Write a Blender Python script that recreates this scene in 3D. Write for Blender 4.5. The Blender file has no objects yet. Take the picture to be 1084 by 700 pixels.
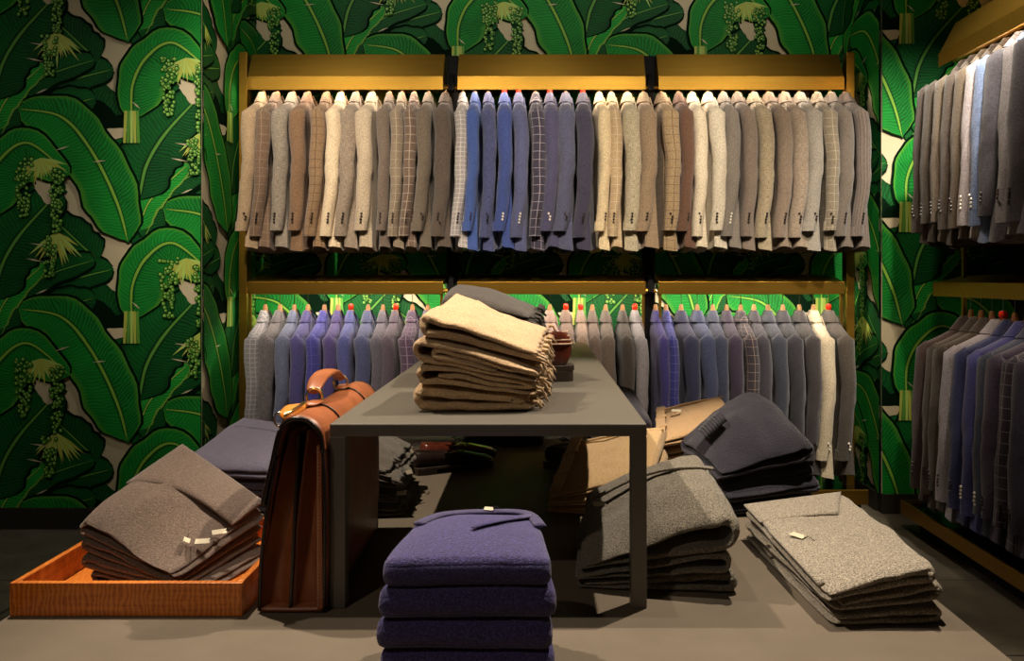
import bpy, bmesh, math, random
from math import sin, cos, pi, radians, sqrt
from mathutils import Vector, Matrix, noise

C = bpy.context.scene.collection
scene = bpy.context.scene
RND = random.Random(7)

# ------------------------------------------------------------------ camera, world, exposure, lamps
EYE = 1.13
cam_d = bpy.data.cameras.new('camera')
cam = bpy.data.objects.new('camera', cam_d); C.objects.link(cam)
cam.location = (0, 0, EYE); cam.rotation_euler = (pi / 2, 0, 0)
cam_d.sensor_width = 36; cam_d.lens = 36 * 850 / 1084
cam_d.shift_x = -26 / 1084; cam_d.shift_y = -56 / 1084
cam_d.clip_start = 0.02
scene.camera = cam
w = bpy.data.worlds.new('dim_shop'); scene.world = w; w.use_nodes = True
w.node_tree.nodes['Background'].inputs[0].default_value = (1.0, .86, .68, 1)
w.node_tree.nodes['Background'].inputs[1].default_value = 0.10
scene.view_settings.view_transform = 'Standard'
scene.view_settings.look = 'None'
scene.view_settings.gamma = 1
scene.view_settings.use_curve_mapping = False
scene.view_settings.exposure = 0.08

WARM = (1.0, .80, .58)
def spot(name, loc, target, power, angle, blend=.3, color=WARM, radius=.03):
    d = bpy.data.lights.new(name, 'SPOT'); d.energy = power; d.color = color
    d.spot_size = radians(angle); d.spot_blend = blend; d.shadow_soft_size = radius
    o = bpy.data.objects.new(name, d); C.objects.link(o)
    o.location = loc
    o.rotation_euler = (Vector(target) - Vector(loc)).to_track_quat('-Z', 'Y').to_euler()
    return o
def strip(name, loc, sx, sy, power, rot=(0, 0, 0), color=WARM):
    d = bpy.data.lights.new(name, 'AREA'); d.energy = power; d.color = color
    d.shape = 'RECTANGLE'; d.size = sx; d.size_y = sy
    o = bpy.data.objects.new(name, d); C.objects.link(o); o.location = loc; o.rotation_euler = rot
    return o
# ceiling spots over the table
spot('spot_lamp', (-1.08, 1.98, 2.75), (-.42, 1.74, .5), 240, 62, .35, (1, .84, .66), .02)
spot('spot_lamp', (.76, 2.02, 2.75), (.38, 1.75, .5), 250, 60, .4, (1, .84, .66), .02)
spot('spot_lamp', (-.1, 1.75, 2.85), (-.08, 1.32, .6), 60, 44, .5, (1, .86, .7), .02)
spot('spot_lamp', (-1.1, -.1, 2.85), (-.5, 1.45, .55), 36, 44, .8, (1, .84, .66), .03)
# ceiling spots washing the jackets of the back rack
for X in (-1.15, -.35, .45, 1.2):
    spot('rack_spot_lamp', (X, 1.75, 2.9), (X, 3.9, 1.30), 170, 46, .9, (1, .85, .68), .05)
# wall washers on the wallpaper
spot('wall_spot_lamp', (-2.1, 1.6, 2.9), (-2.3, 3.62, .7), 32, 90, 1, (1, .93, .8), .05)
spot('wall_spot_lamp', (-1.0, 3.0, 2.9), (-1.51, 3.75, 1.2), 40, 80, 1, (1, .9, .75), .05)
spot('wall_spot_lamp', (1.55, 2.5, 2.9), (1.95, 3.85, .9), 270, 60, 1, (1, .93, .8), .05)
for X in (-1.0, 0, 1.0):
    spot('wall_spot_lamp', (X, 3.2, 2.95), (X, 4.32, 2.5), 14, 110, 1, (1, .93, .8), .05)
# spots on the right rack
spot('side_rack_spot_lamp', (.9, 2.4, 2.85), (1.7, 3.2, 1.2), 60, 64, .8, (1, .82, .62), .05)
# unseen spots added behind the camera, lighting the front wall for brass to reflect
for X in (-2.4, -1.2, 0, 1.2):
    spot('added_bounce_spot', (X, -.9, 2.9), (X, -1.5, 1.2), 22, 90, 1, (1, .86, .7), .05)

# ------------------------------------------------------------------ materials
def srgb(r, g, b):
    f = lambda c: ((c / 255) / 12.92) if c / 255 <= .04045 else (((c / 255) + .055) / 1.055) ** 2.4
    return (f(r), f(g), f(b), 1)
class NT:
    def __init__(s, name):
        s.m = bpy.data.materials.new(name); s.m.use_nodes = True
        s.t = s.m.node_tree; s.b = s.t.nodes['Principled BSDF']
    def n(s, typ, **k):
        nd = s.t.nodes.new(typ)
        for a, v in k.items(): setattr(nd, a, v)
        return nd
    def l(s, a, b): s.t.links.new(a, b)
    def math(s, op, a, b=None, c=None):
        nd = s.n('ShaderNodeMath', operation=op)
        for i, v in enumerate((a, b, c)):
            if v is None: continue
            if isinstance(v, (int, float)): nd.inputs[i].default_value = v
            else: s.l(v, nd.inputs[i])
        return nd.outputs[0]
    def mix(s, f, a, b):
        nd = s.n('ShaderNodeMix', data_type='RGBA')
        if isinstance(f, (int, float)): nd.inputs[0].default_value = f
        else: s.l(f, nd.inputs[0])
        for i, v in ((6, a), (7, b)):
            if isinstance(v, tuple): nd.inputs[i].default_value = v
            else: s.l(v, nd.inputs[i])
        return nd.outputs[2]
    def noise(s, vec, scale, detail=3, rough=.6):
        nd = s.n('ShaderNodeTexNoise'); nd.inputs['Scale'].default_value = scale
        nd.inputs['Detail'].default_value = detail; nd.inputs['Roughness'].default_value = rough
        if vec is not None: s.l(vec, nd.inputs['Vector'])
        return nd.outputs['Fac']
    def ramp(s, f, p0, p1):
        nd = s.n('ShaderNodeMapRange'); nd.inputs[1].default_value = p0; nd.inputs[2].default_value = p1
        s.l(f, nd.inputs[0]); return nd.outputs[0]
    def mapping(s, vec, sc):
        nd = s.n('ShaderNodeMapping'); nd.inputs['Scale'].default_value = sc; s.l(vec, nd.inputs[0]); return nd.outputs[0]
    def bump(s, h, strength, dist=.002):
        nd = s.n('ShaderNodeBump'); nd.inputs['Strength'].default_value = strength
        nd.inputs['Distance'].default_value = dist; s.l(h, nd.inputs['Height']); s.l(nd.outputs[0], s.b.inputs['Normal'])
    def col(s, c): 
        if isinstance(c, tuple): s.b.inputs['Base Color'].default_value = c
        else: s.l(c, s.b.inputs['Base Color'])
    def set(s, **k):
        for a, v in k.items(): s.b.inputs[a.replace('_', ' ')].default_value = v
        return s
def shade(c, f): return (min(1, c[0] * f), min(1, c[1] * f), min(1, c[2] * f), 1)

_fab = {}
def fabric(rgb, pattern='plain', line=None, heather=.25, scale=420):
    key = (rgb, pattern, line, heather, scale)
    if key in _fab: return _fab[key]
    M = NT('fabric'); base = srgb(*rgb)
    tc = M.n('ShaderNodeTexCoord'); uv = tc.outputs['UV']; ob = tc.outputs['Object']
    nz = M.noise(ob, scale * .75, 3, .8)
    c = M.mix(M.ramp(nz, .38, .62), shade(base, 1 - heather * 1.3), shade(base, 1 + heather * 1.3))
    sep = M.n('ShaderNodeSeparateXYZ'); M.l(uv, sep.inputs[0])
    if pattern == 'speckle':
        n1 = M.noise(ob, 330, 2, .9); n2 = M.noise(ob, 120, 2, .6)
        c = M.mix(M.ramp(n1, .42, .58), shade(base, 1 - heather * 1.5), shade(base, 1 + heather * 1.5))
        c = M.mix(M.math('MULTIPLY', M.ramp(n2, .45, .6), .35), c, shade(base, .65))
    if pattern in ('tweed', 'weave'):
        a = M.noise(M.mapping(uv, (380, 45, 1)), 1, 2); b_ = M.noise(M.mapping(uv, (45, 380, 1)), 1, 2)
        s_ = M.math('ADD', a, b_)
        c = M.mix(M.ramp(s_, .82, 1.18), shade(base, .68), shade(base, 1.32))
    if pattern in ('pane', 'check', 'tweedpane'):
        pu, pv, wd = (.036, .040, .055) if pattern != 'check' else (.020, .022, .14)
        lu = M.math('LESS_THAN', M.math('FRACT', M.math('DIVIDE', sep.outputs[0], pu)), wd + .02)
        lv = M.math('LESS_THAN', M.math('FRACT', M.math('DIVIDE', sep.outputs[1], pv)), wd)
        c = M.mix(M.math('MULTIPLY', M.math('MAXIMUM', lu, lv), .75), c, srgb(*line))
    if pattern == 'stripe':
        lu = M.math('LESS_THAN', M.math('FRACT', M.math('DIVIDE', sep.outputs[0], .014)), .15)
        c = M.mix(lu, c, srgb(*line))
    M.col(c)
    M.set(Roughness=.9, Specular_IOR_Level=.2, Sheen_Weight=.25, Sheen_Roughness=.5)
    M.bump(M.noise(ob, scale * .7, 3, .7), .8, .004)
    _fab[key] = M.m; return M.m

def simple(name, rgb, rough=.5, metal=0, bumpsc=None, bs=.2, spec=.5):
    M = NT(name); M.col(srgb(*rgb)); M.set(Roughness=rough, Metallic=metal, Specular_IOR_Level=spec)
    if bumpsc:
        tc = M.n('ShaderNodeTexCoord'); M.bump(M.noise(tc.outputs['Object'], bumpsc, 3), bs, .002)
    return M.m
def brass_mat():
    M = NT('brushed_brass'); tc = M.n('ShaderNodeTexCoord')
    nz = M.noise(M.mapping(tc.outputs['Object'], (3, 60, 60)), 1, 3)
    M.col(M.mix(nz, srgb(148, 112, 42), srgb(170, 133, 54)))
    M.set(Metallic=1.0, Roughness=.42); M.bump(nz, .05, .002); return M.m
BRASS = brass_mat()
BLACK = simple('black_metal', (8, 8, 9), .6, 0, 60, .1, .15)
BLACKGLOSS = simple('black_gloss', (14, 12, 11), .12)
STEEL = simple('polished_steel', (200, 195, 185), .2, 1)
GOLD = simple('pale_gold', (235, 205, 140), .2, 1)
WOODHANG = simple('hanger_wood', (190, 140, 95), .45)
REDTAG = simple('red_plastic', (255, 52, 18), .35)
WHITE = simple('tag_card', (190, 180, 155), .7)
WHITEM = simple('button_pale', (230, 220, 200), .35)
BUTTON = simple('button_dark', (40, 30, 26), .35)
THREAD = simple('tag_cord', (15, 14, 14), .8)
def table_mat():
    M = NT('taupe_tabletop'); tc = M.n('ShaderNodeTexCoord'); o = tc.outputs['Object']
    n1 = M.noise(o, 6, 5, .6); n2 = M.noise(o, 300, 2)
    c = M.mix(M.ramp(n1, .3, .7), srgb(96, 86, 73), srgb(106, 96, 82))
    M.col(M.mix(M.math('MULTIPLY', n2, .3), c, srgb(80, 71, 60)))
    M.set(Roughness=.68, Specular_IOR_Level=.25); M.bump(n2, .12, .0008); return M.m
TABLE = table_mat()
def riser_mat():
    M = NT('painted_steel'); tc = M.n('ShaderNodeTexCoord'); n2 = M.noise(tc.outputs['Object'], 350, 2)
    M.col(M.mix(n2, srgb(84, 80, 72), srgb(98, 93, 84)))
    M.set(Roughness=.42, Metallic=.1); M.bump(n2, .1, .0006); return M.m
RISER = riser_mat()
def floor_mat():
    M = NT('dark_floor'); tc = M.n('ShaderNodeTexCoord'); o = tc.outputs['Object']
    n = M.noise(o, 7, 6, .7); n2 = M.noise(o, 60, 3)
    c = M.mix(M.ramp(n, .35, .7), srgb(72, 66, 56), srgb(98, 90, 76))
    br = M.n('ShaderNodeTexBrick'); M.l(M.mapping(o, (1, 1, 1)), br.inputs['Vector'])
    br.inputs['Scale'].default_value = 1.0; br.inputs['Mortar Size'].default_value = .004
    br.inputs['Brick Width'].default_value = 1.2; br.inputs['Row Height'].default_value = .6
    c = M.mix(br.outputs['Fac'], c, srgb(20, 18, 16))
    M.col(c); M.set(Roughness=.5); M.bump(n2, .15, .002); return M.m
FLOOR = floor_mat()
def wood_mat():
    M = NT('curly_wood'); tc = M.n('ShaderNodeTexCoord'); o = tc.outputs['Object']
    g = M.noise(M.mapping(o, (6, 6, 130)), 1, 4)
    wv = M.n('ShaderNodeTexWave'); wv.wave_type = 'BANDS'; wv.bands_direction = 'X'
    M.l(M.mapping(o, (1, 1, -.5)), wv.inputs['Vector']); wv.inputs['Scale'].default_value = 34
    wv.inputs['Distortion'].default_value = 9; wv.inputs['Detail'].default_value = 3; wv.inputs['Detail Scale'].default_value = 1.2
    c = M.mix(M.ramp(g, .3, .7), srgb(150, 66, 18), srgb(205, 112, 38))
    c = M.mix(M.math('MULTIPLY', wv.outputs['Fac'], .5), c, srgb(236, 152, 64))
    M.col(c); M.set(Roughness=.32); return M.m
WOOD = wood_mat()
def leather_mat(name, a, b, rough=.38, sc=14):
    M = NT(name); tc = M.n('ShaderNodeTexCoord'); o = tc.outputs['Object']
    n = M.noise(o, sc, 5, .6); g = M.noise(o, 500, 2)
    M.col(M.mix(M.ramp(n, .3, .7), srgb(*a), srgb(*b))); M.set(Roughness=rough); M.bump(g, .25, .0008); return M.m
LEATHER = leather_mat('brown_leather', (122, 66, 36), (156, 92, 54))
TANLEATHER = leather_mat('tan_leather', (190, 112, 40), (212, 138, 58), .3)
DARKLEATHER = leather_mat('black_brown_leather', (26, 15, 11), (38, 22, 16), .25)
SHOELEATHER = leather_mat('oxblood_leather', (74, 32, 22), (104, 50, 34), .25, 30)
SHOEBLACK = leather_mat('dark_shoe_leather', (30, 22, 20), (48, 34, 30), .42, 30)
SHOEBLACK.node_tree.nodes['Principled BSDF'].inputs['Specular IOR Level'].default_value = .15
SOLE = simple('stacked_sole', (50, 38, 30), .5, 0, 80, .3)

# ------------------------------------------------------------------ mesh helpers
def obj(name, bm, mat, parent=None, smooth=False, bevel=0):
    me = bpy.data.meshes.new(name); bm.normal_update(); bm.to_mesh(me); bm.free()
    if mat is not None:
        for m in (mat if isinstance(mat, (list, tuple)) else [mat]): me.materials.append(m)
    if smooth:
        for p in me.polygons: p.use_smooth = True
    o = bpy.data.objects.new(name, me); C.objects.link(o)
    if parent: o.parent = parent
    if bevel:
        md = o.modifiers.new('bevel', 'BEVEL'); md.width = bevel; md.segments = 2; md.limit_method = 'ANGLE'
    return o
def tag(o, label, cat=None, group=None, kind=None):
    if label: o['label'] = label
    if cat: o['category'] = cat
    if group: o['group'] = group
    if kind: o['kind'] = kind
    return o
def thing(name, label, cat, loc=(0, 0, 0), rz=0, group=None):
    o = bpy.data.objects.new(name, None); C.objects.link(o); o.empty_display_size = .05
    o.location = loc; o.rotation_euler = (0, 0, rz); return tag(o, label, cat, group)
def box(bm, x0, x1, y0, y1, z0, z1):
    vs = [bm.verts.new(p) for p in ((x0, y0, z0), (x1, y0, z0), (x1, y1, z0), (x0, y1, z0), (x0, y0, z1), (x1, y0, z1), (x1, y1, z1), (x0, y1, z1))]
    for f in ((3, 2, 1, 0), (4, 5, 6, 7), (0, 1, 5, 4), (1, 2, 6, 5), (2, 3, 7, 6), (3, 0, 4, 7)): bm.faces.new([vs[i] for i in f])
    return vs
def bx(*a):
    bm = bmesh.new(); box(bm, *a); return bm
def prism(poly, axis, a0, a1, bm=None):
    """extrude a 2-D polygon along 'x' (poly in y,z) or 'y' (poly in x,z) or 'z' (x,y)"""
    bm = bm or bmesh.new()
    def P(p, a): return {'x': (a, p[0], p[1]), 'y': (p[0], a, p[1]), 'z': (p[0], p[1], a)}[axis]
    A = [bm.verts.new(P(p, a0)) for p in poly]; B = [bm.verts.new(P(p, a1)) for p in poly]
    n = len(poly)
    for i in range(n): bm.faces.new((A[i], A[(i + 1) % n], B[(i + 1) % n], B[i]))
    bm.faces.new(A); bm.faces.new(B); bmesh.ops.recalc_face_normals(bm, faces=bm.faces); return bm
def tube(bm, pts, r, seg=8, sq=None, closed=False):
    pts = [Vector(p) for p in pts]; n = len(pts); rings = []
    for i, p in enumerate(pts):
        if closed: d = pts[(i + 1) % n] - pts[i - 1]
        else: d = pts[min(i + 1, n - 1)] - pts[max(i - 1, 0)]
        d.normalize(); up = Vector((0, 0, 1)) if abs(d.z) < .9 else Vector((1, 0, 0))
        a = d.cross(up).normalized(); b = a.cross(d).normalized()
        ri = r[i] if isinstance(r, (list, tuple)) else r
        ra, rb = (ri, ri) if not sq else (ri * sq[0], ri * sq[1])
        rings.append([bm.verts.new(p + a * cos(2 * pi * k / seg) * ra + b * sin(2 * pi * k / seg) * rb) for k in range(seg)])
    for i in range(n if closed else n - 1):
        A, B = rings[i], rings[(i + 1) % n]
        for k in range(seg): bm.faces.new((A[k], A[(k + 1) % seg], B[(k + 1) % seg], B[k]))
    if not closed:
        bm.faces.new(rings[0][::-1]); bm.faces.new(rings[-1])
    bmesh.ops.recalc_face_normals(bm, faces=bm.faces)
    return bm
def crom(pts, n):
    """Catmull-Rom samples through points of any dimension"""
    out = []; m = len(pts)
    for k in range(n):
        t = k / (n - 1) * (m - 1); i = min(int(t), m - 2); f = t - i
        p0, p1, p2, p3 = pts[max(i - 1, 0)], pts[i], pts[i + 1], pts[min(i + 2, m - 1)]
        out.append(tuple(.5 * (2 * b + (c - a) * f + (2 * a - 5 * b + 4 * c - d) * f * f + (3 * b - a - 3 * c + d) * f ** 3) for a, b, c, d in zip(p0, p1, p2, p3)))
    return out
def lerp(a, b, t): return a + (b - a) * t

# ------------------------------------------------------------------ wallpaper: printed banana leaves
def leaf_mat(name, dark, lit, rib, edge):
    M = NT(name); tc = M.n('ShaderNodeTexCoord'); uv = tc.outputs['UV']
    s = M.n('ShaderNodeSeparateXYZ'); M.l(uv, s.inputs[0]); u, v = s.outputs[0], s.outputs[1]
    au = M.math('ABSOLUTE', u)
    ph = M.math('ADD', M.math('MULTIPLY', v, 62), M.math('MULTIPLY', M.math('POWER', au, 1.4), -2.2))
    wob = M.math('MULTIPLY', M.noise(tc.outputs['Object'], 14, 3), 2.6)
    vein = M.math('POWER', M.math('ABSOLUTE', M.math('SINE', M.math('MULTIPLY', M.math('ADD', ph, wob), pi))), 6)
    side = M.math('GREATER_THAN', u, 0)
    tone = M.math('ADD', M.math('MULTIPLY', M.noise(tc.outputs['Object'], 7, 2), .9), M.math('MULTIPLY', side, .3))
    tone = M.math('SUBTRACT', tone, .15)
    c = M.mix(tone, dark, lit)
    c = M.mix(M.math('MULTIPLY', vein, .38), c, shade(lit, 1.9))
    c = M.mix(M.math('MULTIPLY', M.ramp(au, .80, .98), .75), c, edge)
    c = M.mix(M.ramp(au, .065, .035), c, rib)
    c = M.mix(M.math('MULTIPLY', M.ramp(au, .14, .07), M.math('GREATER_THAN', au, .055)), c, shade(dark, .5))
    M.col(c); M.set(Roughness=.6, Specular_IOR_Level=.2); return M.m
CREAM = simple('paper_cream', (196, 184, 150), .7)
WALLMATS = [CREAM,
    leaf_mat('print_leaf', srgb(6, 78, 26), srgb(22, 140, 46), srgb(130, 178, 62), srgb(84, 150, 44)),
    leaf_mat('print_leaf_deep', srgb(3, 44, 18), srgb(10, 94, 34), srgb(90, 150, 58), srgb(6, 56, 20)),
    simple('print_shadow_green', (5, 26, 12), .9, 0, None, .2, .05),
    simple('print_lime', (172, 182, 74), .6),
    simple('print_grape', (84, 150, 46), .6),
    simple('print_grape_pale', (168, 200, 96), .6),
    leaf_mat('print_leaf_fresh', srgb(14, 104, 34), srgb(40, 168, 56), srgb(160, 196, 76), srgb(150, 176, 66))]
# motif leaves: (layer, material, spine points, half width left, half width right); a 152 x 211 unit cell, 235 units a metre
LEAVES = [
    (1, 2, [(150, 200), (135, 160), (110, 120), (70, 78)], 30, 34, 0),
    (1, 2, [(205, 262), (190, 225), (200, 180), (222, 140)], 30, 26, 0),
    (1, 2, [(60, 250), (40, 215), (45, 180), (70, 140)], 30, 26, 0),
    (2, 2, [(106, 66), (84, 46), (52, 16)], 20, 17, 1),
    (2, 2, [(-10, 160), (20, 114), (62, 90), (118, 74)], 19, 27, 1),
    (2, 2, [(152, 196), (143, 160), (116, 132)], 22, 20, 1),
    (3, 3, [(143, 126), (120, 134), (96, 108)], 14, 12, 0),
    (3, 3, [(139, 126), (160, 130), (174, 100)], 12, 13, 0),
    (3, 2, [(180, 252), (212, 224), (252, 210)], 18, 20, 1),
    (4, 2, [(152, 256), (170, 220), (196, 190), (252, 170)], 15, 21, 1),
    (4, 7, [(147, 246), (160, 212), (198, 176)], 14, 12, 1),
    (4, 0, [(70, 106), (84, 132), (108, 143), (136, 140)], 7, 8, 0),
    (4, 0, [(148, 136), (162, 143), (180, 126)], 6, 6, 0),
    (5, 2, [(148, 214), (156, 176), (176, 142), (216, 98)], 30, 34, 1),
    (6, 1, [(137, 258), (125, 214), (97, 158), (66, 124), (24, 116)], 26, 34, 1),
    (6, 0, [(184, 74), (196, 86), (206, 108)], 8, 9, 0),
    (8, 1, [(141, 130), (141, 92), (157, 60), (186, 46), (226, 78)], 40, 17, 1),
]
def wallpaper(name, origin, d, length, z0, z1, anchor, kind='structure'):
    """a papered wall: base sheet plus the printed leaves laid in hair-thin layers; anchor = (along, height) of a grape cluster"""
    bm = bmesh.new(); uvl = bm.loops.layers.uv.new('UVMap')
    rnd = random.Random(3)
    base = [bm.verts.new((x, y, z)) for x, y, z in ((0, .0, z0), (length, .0, z0), (length, .0, z1), (0, .0, z1))]
    bm.faces.new(base)
    def quad(vs, mat, uvs=None):
        try: f = bm.faces.new(vs)
        except ValueError: return
        f.material_index = mat
        if uvs:
            for lp, q in zip(f.loops, uvs): lp[uvl].uv = q
    EPS = .0004; cell = [0]
    def leaf(ox, oz, L, idx):
        layer, mat, spine, wl, wr, outl = L
        pts = crom([(ox + p[0] / 235, oz - p[1] / 235) for p in spine], 30)
        cols = (-1, -.6, -.2, 0, .2, .6, 1)
        def grid(grow, y, m):
            rows = []; acc = 0
            for i, p in enumerate(pts):
                a, b = pts[max(i - 1, 0)], pts[min(i + 1, 29)]
                dx, dz = b[0] - a[0], b[1] - a[1]; ln = math.hypot(dx, dz) or 1; nx, nz = -dz / ln, dx / ln
                if i: acc += math.hypot(p[0] - pts[i - 1][0], p[1] - pts[i - 1][1])
                t = i / 29
                wd = max(0.0, sin(pi * (t ** .85)) ) ** .45
                if t < .1: wd *= t / .1 * .7 + .3
                row = []
                for u in cols:
                    side = wl if u < 0 else wr
                    wob = 1 + .07 * sin(t * 17 + side + idx) + .04 * sin(t * 41 + idx * 2)
                    k = u * (side / 235 * wd * wob + grow)
                    # blades sweep toward the tip
                    row.append((bm.verts.new((p[0] + nx * k + dx / ln * abs(u) * .012, y - EPS * (cell[0] * .16 + idx * .05 + t * .08 + (u + 1) * .02), p[1] + nz * k + dz / ln * abs(u) * .012)), (u, acc)))
                rows.append(row)
            for i in range(29):
                for j in range(6):
                    q = (rows[i][j], rows[i][j + 1], rows[i + 1][j + 1], rows[i + 1][j])
                    quad([x[0] for x in q], m, [x[1] for x in q])
        if outl: grid(.012, -(layer * 4 + 1) * EPS, 3)
        grid(0, -(layer * 4 + 3) * EPS, mat)
    def disc(x, z, r, y, m, n=8, sq=1):
        c = [bm.verts.new((x + cos(2 * pi * k / n) * r, y, z + sin(2 * pi * k / n) * r * sq)) for k in range(n)]
        quad(c, m)
    def blade(x, z, ang, L, wd, y, m):
        dx, dz = cos(ang), sin(ang)
        vs = [bm.verts.new(p) for p in ((x, y, z), (x + dx * L * .5 - dz * wd, y, z + dz * L * .5 + dx * wd), (x + dx * L, y, z + dz * L), (x + dx * L * .5 + dz * wd, y, z + dz * L * .5 - dx * wd))]
        quad(vs, m)
    ax, az = anchor[0] - 171 / 235, anchor[1] + 96 / 235      # world position of unit (0,0)
    for i in range(-8, 9):
        for j in range(-5, 6):
            ox = ax + i * .65; oz = az + j * .9 - (i % 2) * .45
            if ox > length + .3 or ox < -1.3 or oz < z0 - .3 or oz > z1 + 1.3: continue
            cell[0] = (i * 2 + j * 3) % 6
            for idx, L in enumerate(LEAVES): leaf(ox, oz, L, idx)
            U = lambda px, pz: (ox + px / 235, oz - pz / 235)
            # lime bursts behind the clusters, striped trunk
            for (cx, cz, a0, a1, n, ln) in ((198, 62, -2.6, -.3, 16, .13), (214, 140, -2.4, -.6, 14, .17)):
                for k in range(n):
                    x, z = U(cx, cz); blade(x, z, lerp(a0, a1, k / (n - 1)) + rnd.uniform(-.06, .06), ln * rnd.uniform(.7, 1), .008, -.0150 - k * .00002, 4 if k % 3 else 6)
            for k, (px, m) in enumerate(((135, 4), (138, 2), (141, 6), (144, 4), (147, 5))):
                x, z = U(px, 118); x2, z2 = U(px + (px - 141) * .25, 152)
                vs = [bm.verts.new(p) for p in ((x - .007, -.0168, z), (x + .007, -.0168, z), (x2 + .006, -.0168, z2), (x2 - .006, -.0168, z2))]
                quad(vs, m)
            # pale slits torn in the blades
            for (px, pz, an, ln) in ((150, 116, 2.4, .05), (100, 172, .1, .06), (186, 152, -.15, .10), (182, 168, -.2, .08), (60, 160, .3, .07), (40, 100, .4, .06)):
                x, z = U(px, pz); blade(x, z, an, ln, .0035, -.0160, 0)
            # hanging clusters
            for (cx, cz, ln, wd) in ((180, 62, 62, 10), (215, 70, 70, 8), (207, 145, 42, 8)):
                for k in range(int(ln * 1.15)):
                    t = rnd.random(); a = rnd.uniform(-1, 1)
                    x, z = U(cx + a * wd * (1 - .5 * t), cz + t * ln)
                    y = -.0172 - k * .00003
                    r = rnd.uniform(.0065, .0095)
                    disc(x, z, r * 1.3, y, 3, 7); disc(x, z, r, y - .000012, 5, 7); disc(x - .002, z + .002, r * .45, y - .00002, 6, 6)
    for co, no in (((0, 0, 0), (-1, 0, 0)), ((length, 0, 0), (1, 0, 0)), ((0, 0, z0), (0, 0, -1)), ((0, 0, z1), (0, 0, 1))):
        bmesh.ops.bisect_plane(bm, geom=bm.verts[:] + bm.edges[:] + bm.faces[:], plane_co=co, plane_no=no, clear_outer=True)
    # board behind the paper
    for f in bm.faces: f.smooth = False
    vs = box(bm, 0, length, .0005, .05, z0, z1)
    o = obj(name, bm, WALLMATS); o['kind'] = 'structure'
    ang = math.atan2(d[1], d[0]); o.location = (origin[0], origin[1], 0); o.rotation_euler = (0, 0, ang)
    return o
ZC = 3.0
XL, YL = -1.51, 3.62
XR, YR = 1.653, 3.85
YB = 4.32
wallpaper('wall_left_panel', (-3.4, YL), (1, 0), XL + 3.4, .095, ZC, (-1.69 + 3.4, EYE + .843))
wallpaper('wall_left_return', (XL, YL), (0, 1), YB - YL, .095, ZC, (.42, EYE + .9))
wallpaper('wall_back', (XL, YB), (1, 0), XR - XL, .095, ZC, (-.293 - XL, EYE + 1.335))
wallpaper('wall_right_return', (XR, YB), (0, -1), YB - YR, .095, ZC, (.1, EYE + .9))
wallpaper('wall_right_panel', (XR, YR), (1, 0), 2.3 - XR, .095, ZC, (1.895 - XR, EYE + 1.356))
DARKWALL = simple('dark_wall_paint', (30, 27, 24), .8, 0, 40, .1)
o = obj('wall_right', bx(2.3, 2.4, -1.5, YR + .05, 0, ZC), DARKWALL); o['kind'] = 'structure'
BEIGE = simple('shop_wall_paint', (190, 168, 136), .8, 0, 40, .1)
o = obj('wall_left', bx(-3.5, -3.4, -1.5, YL, 0, ZC), BEIGE); o['kind'] = 'structure'
o = obj('wall_front', bx(-3.5, 2.4, -1.6, -1.5, 0, ZC), BEIGE); o['kind'] = 'structure'
o = obj('ceiling', bx(-3.5, 2.4, -1.6, YB + .1, ZC, ZC + .1), DARKWALL); o['kind'] = 'structure'
o = obj('floor', bx(-3.5, 2.4, -1.6, YB + .1, -.1, 0), FLOOR); o['kind'] = 'structure'
BASEB = simple('baseboard_paint', (38, 34, 29), .5)
for nm, a in (('baseboard_left', (-3.4, XL, YL - .012, YL + .04, 0, .095)), ('baseboard_left_return', (XL - .04, XL + .012, YL + .04, YB, 0, .095)),
              ('baseboard_back', (XL + .012, XR - .012, YB - .012, YB + .04, 0, .095)), ('baseboard_right_return', (XR - .012, XR + .04, YR + .04, YB, 0, .095)),
              ('baseboard_right', (XR, 2.3, YR - .012, YR + .04, 0, .095))):
    o = obj(nm, bx(*a), BASEB, bevel=.002); o['kind'] = 'structure'

# ------------------------------------------------------------------ wall racks
def hood(bm, x0, x1, yf, zb):
    """brass canopy: a front lip and a panel leaning back above it, hollow underneath"""
    prof = [(yf, zb), (yf + .006, zb), (yf + .006, zb + .052), (yf + .30, zb + .052), (yf + .30, zb + .195), (yf + .075, zb + .195), (yf + .008, zb + .068), (yf + .008, zb + .06), (yf, zb + .06)]
    return prism(prof, 'x', x0, x1, bm)
def shelf_b(bm, x0, x1, yf, zt):
    prof = [(yf, zt - .062), (yf + .006, zt - .062), (yf + .006, zt - .012), (yf + .30, zt - .012), (yf + .30, zt + .035), (yf + .15, zt + .030), (yf + .012, zt), (yf, zt)]
    return prism(prof, 'x', x0, x1, bm)
ZLIP = EYE + .925          # bottom edge of the upper lip
ZMID = EYE - .02           # top edge of the middle lip
YROD = 4.03
rack = thing('clothes_rack', 'long brass and black clothes rack built along the leafy back wall', 'clothes rack', (0, 0, 0))
BAYS = ((-1.425, -.46), (-.39, .537), (.60, 1.515))
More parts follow.
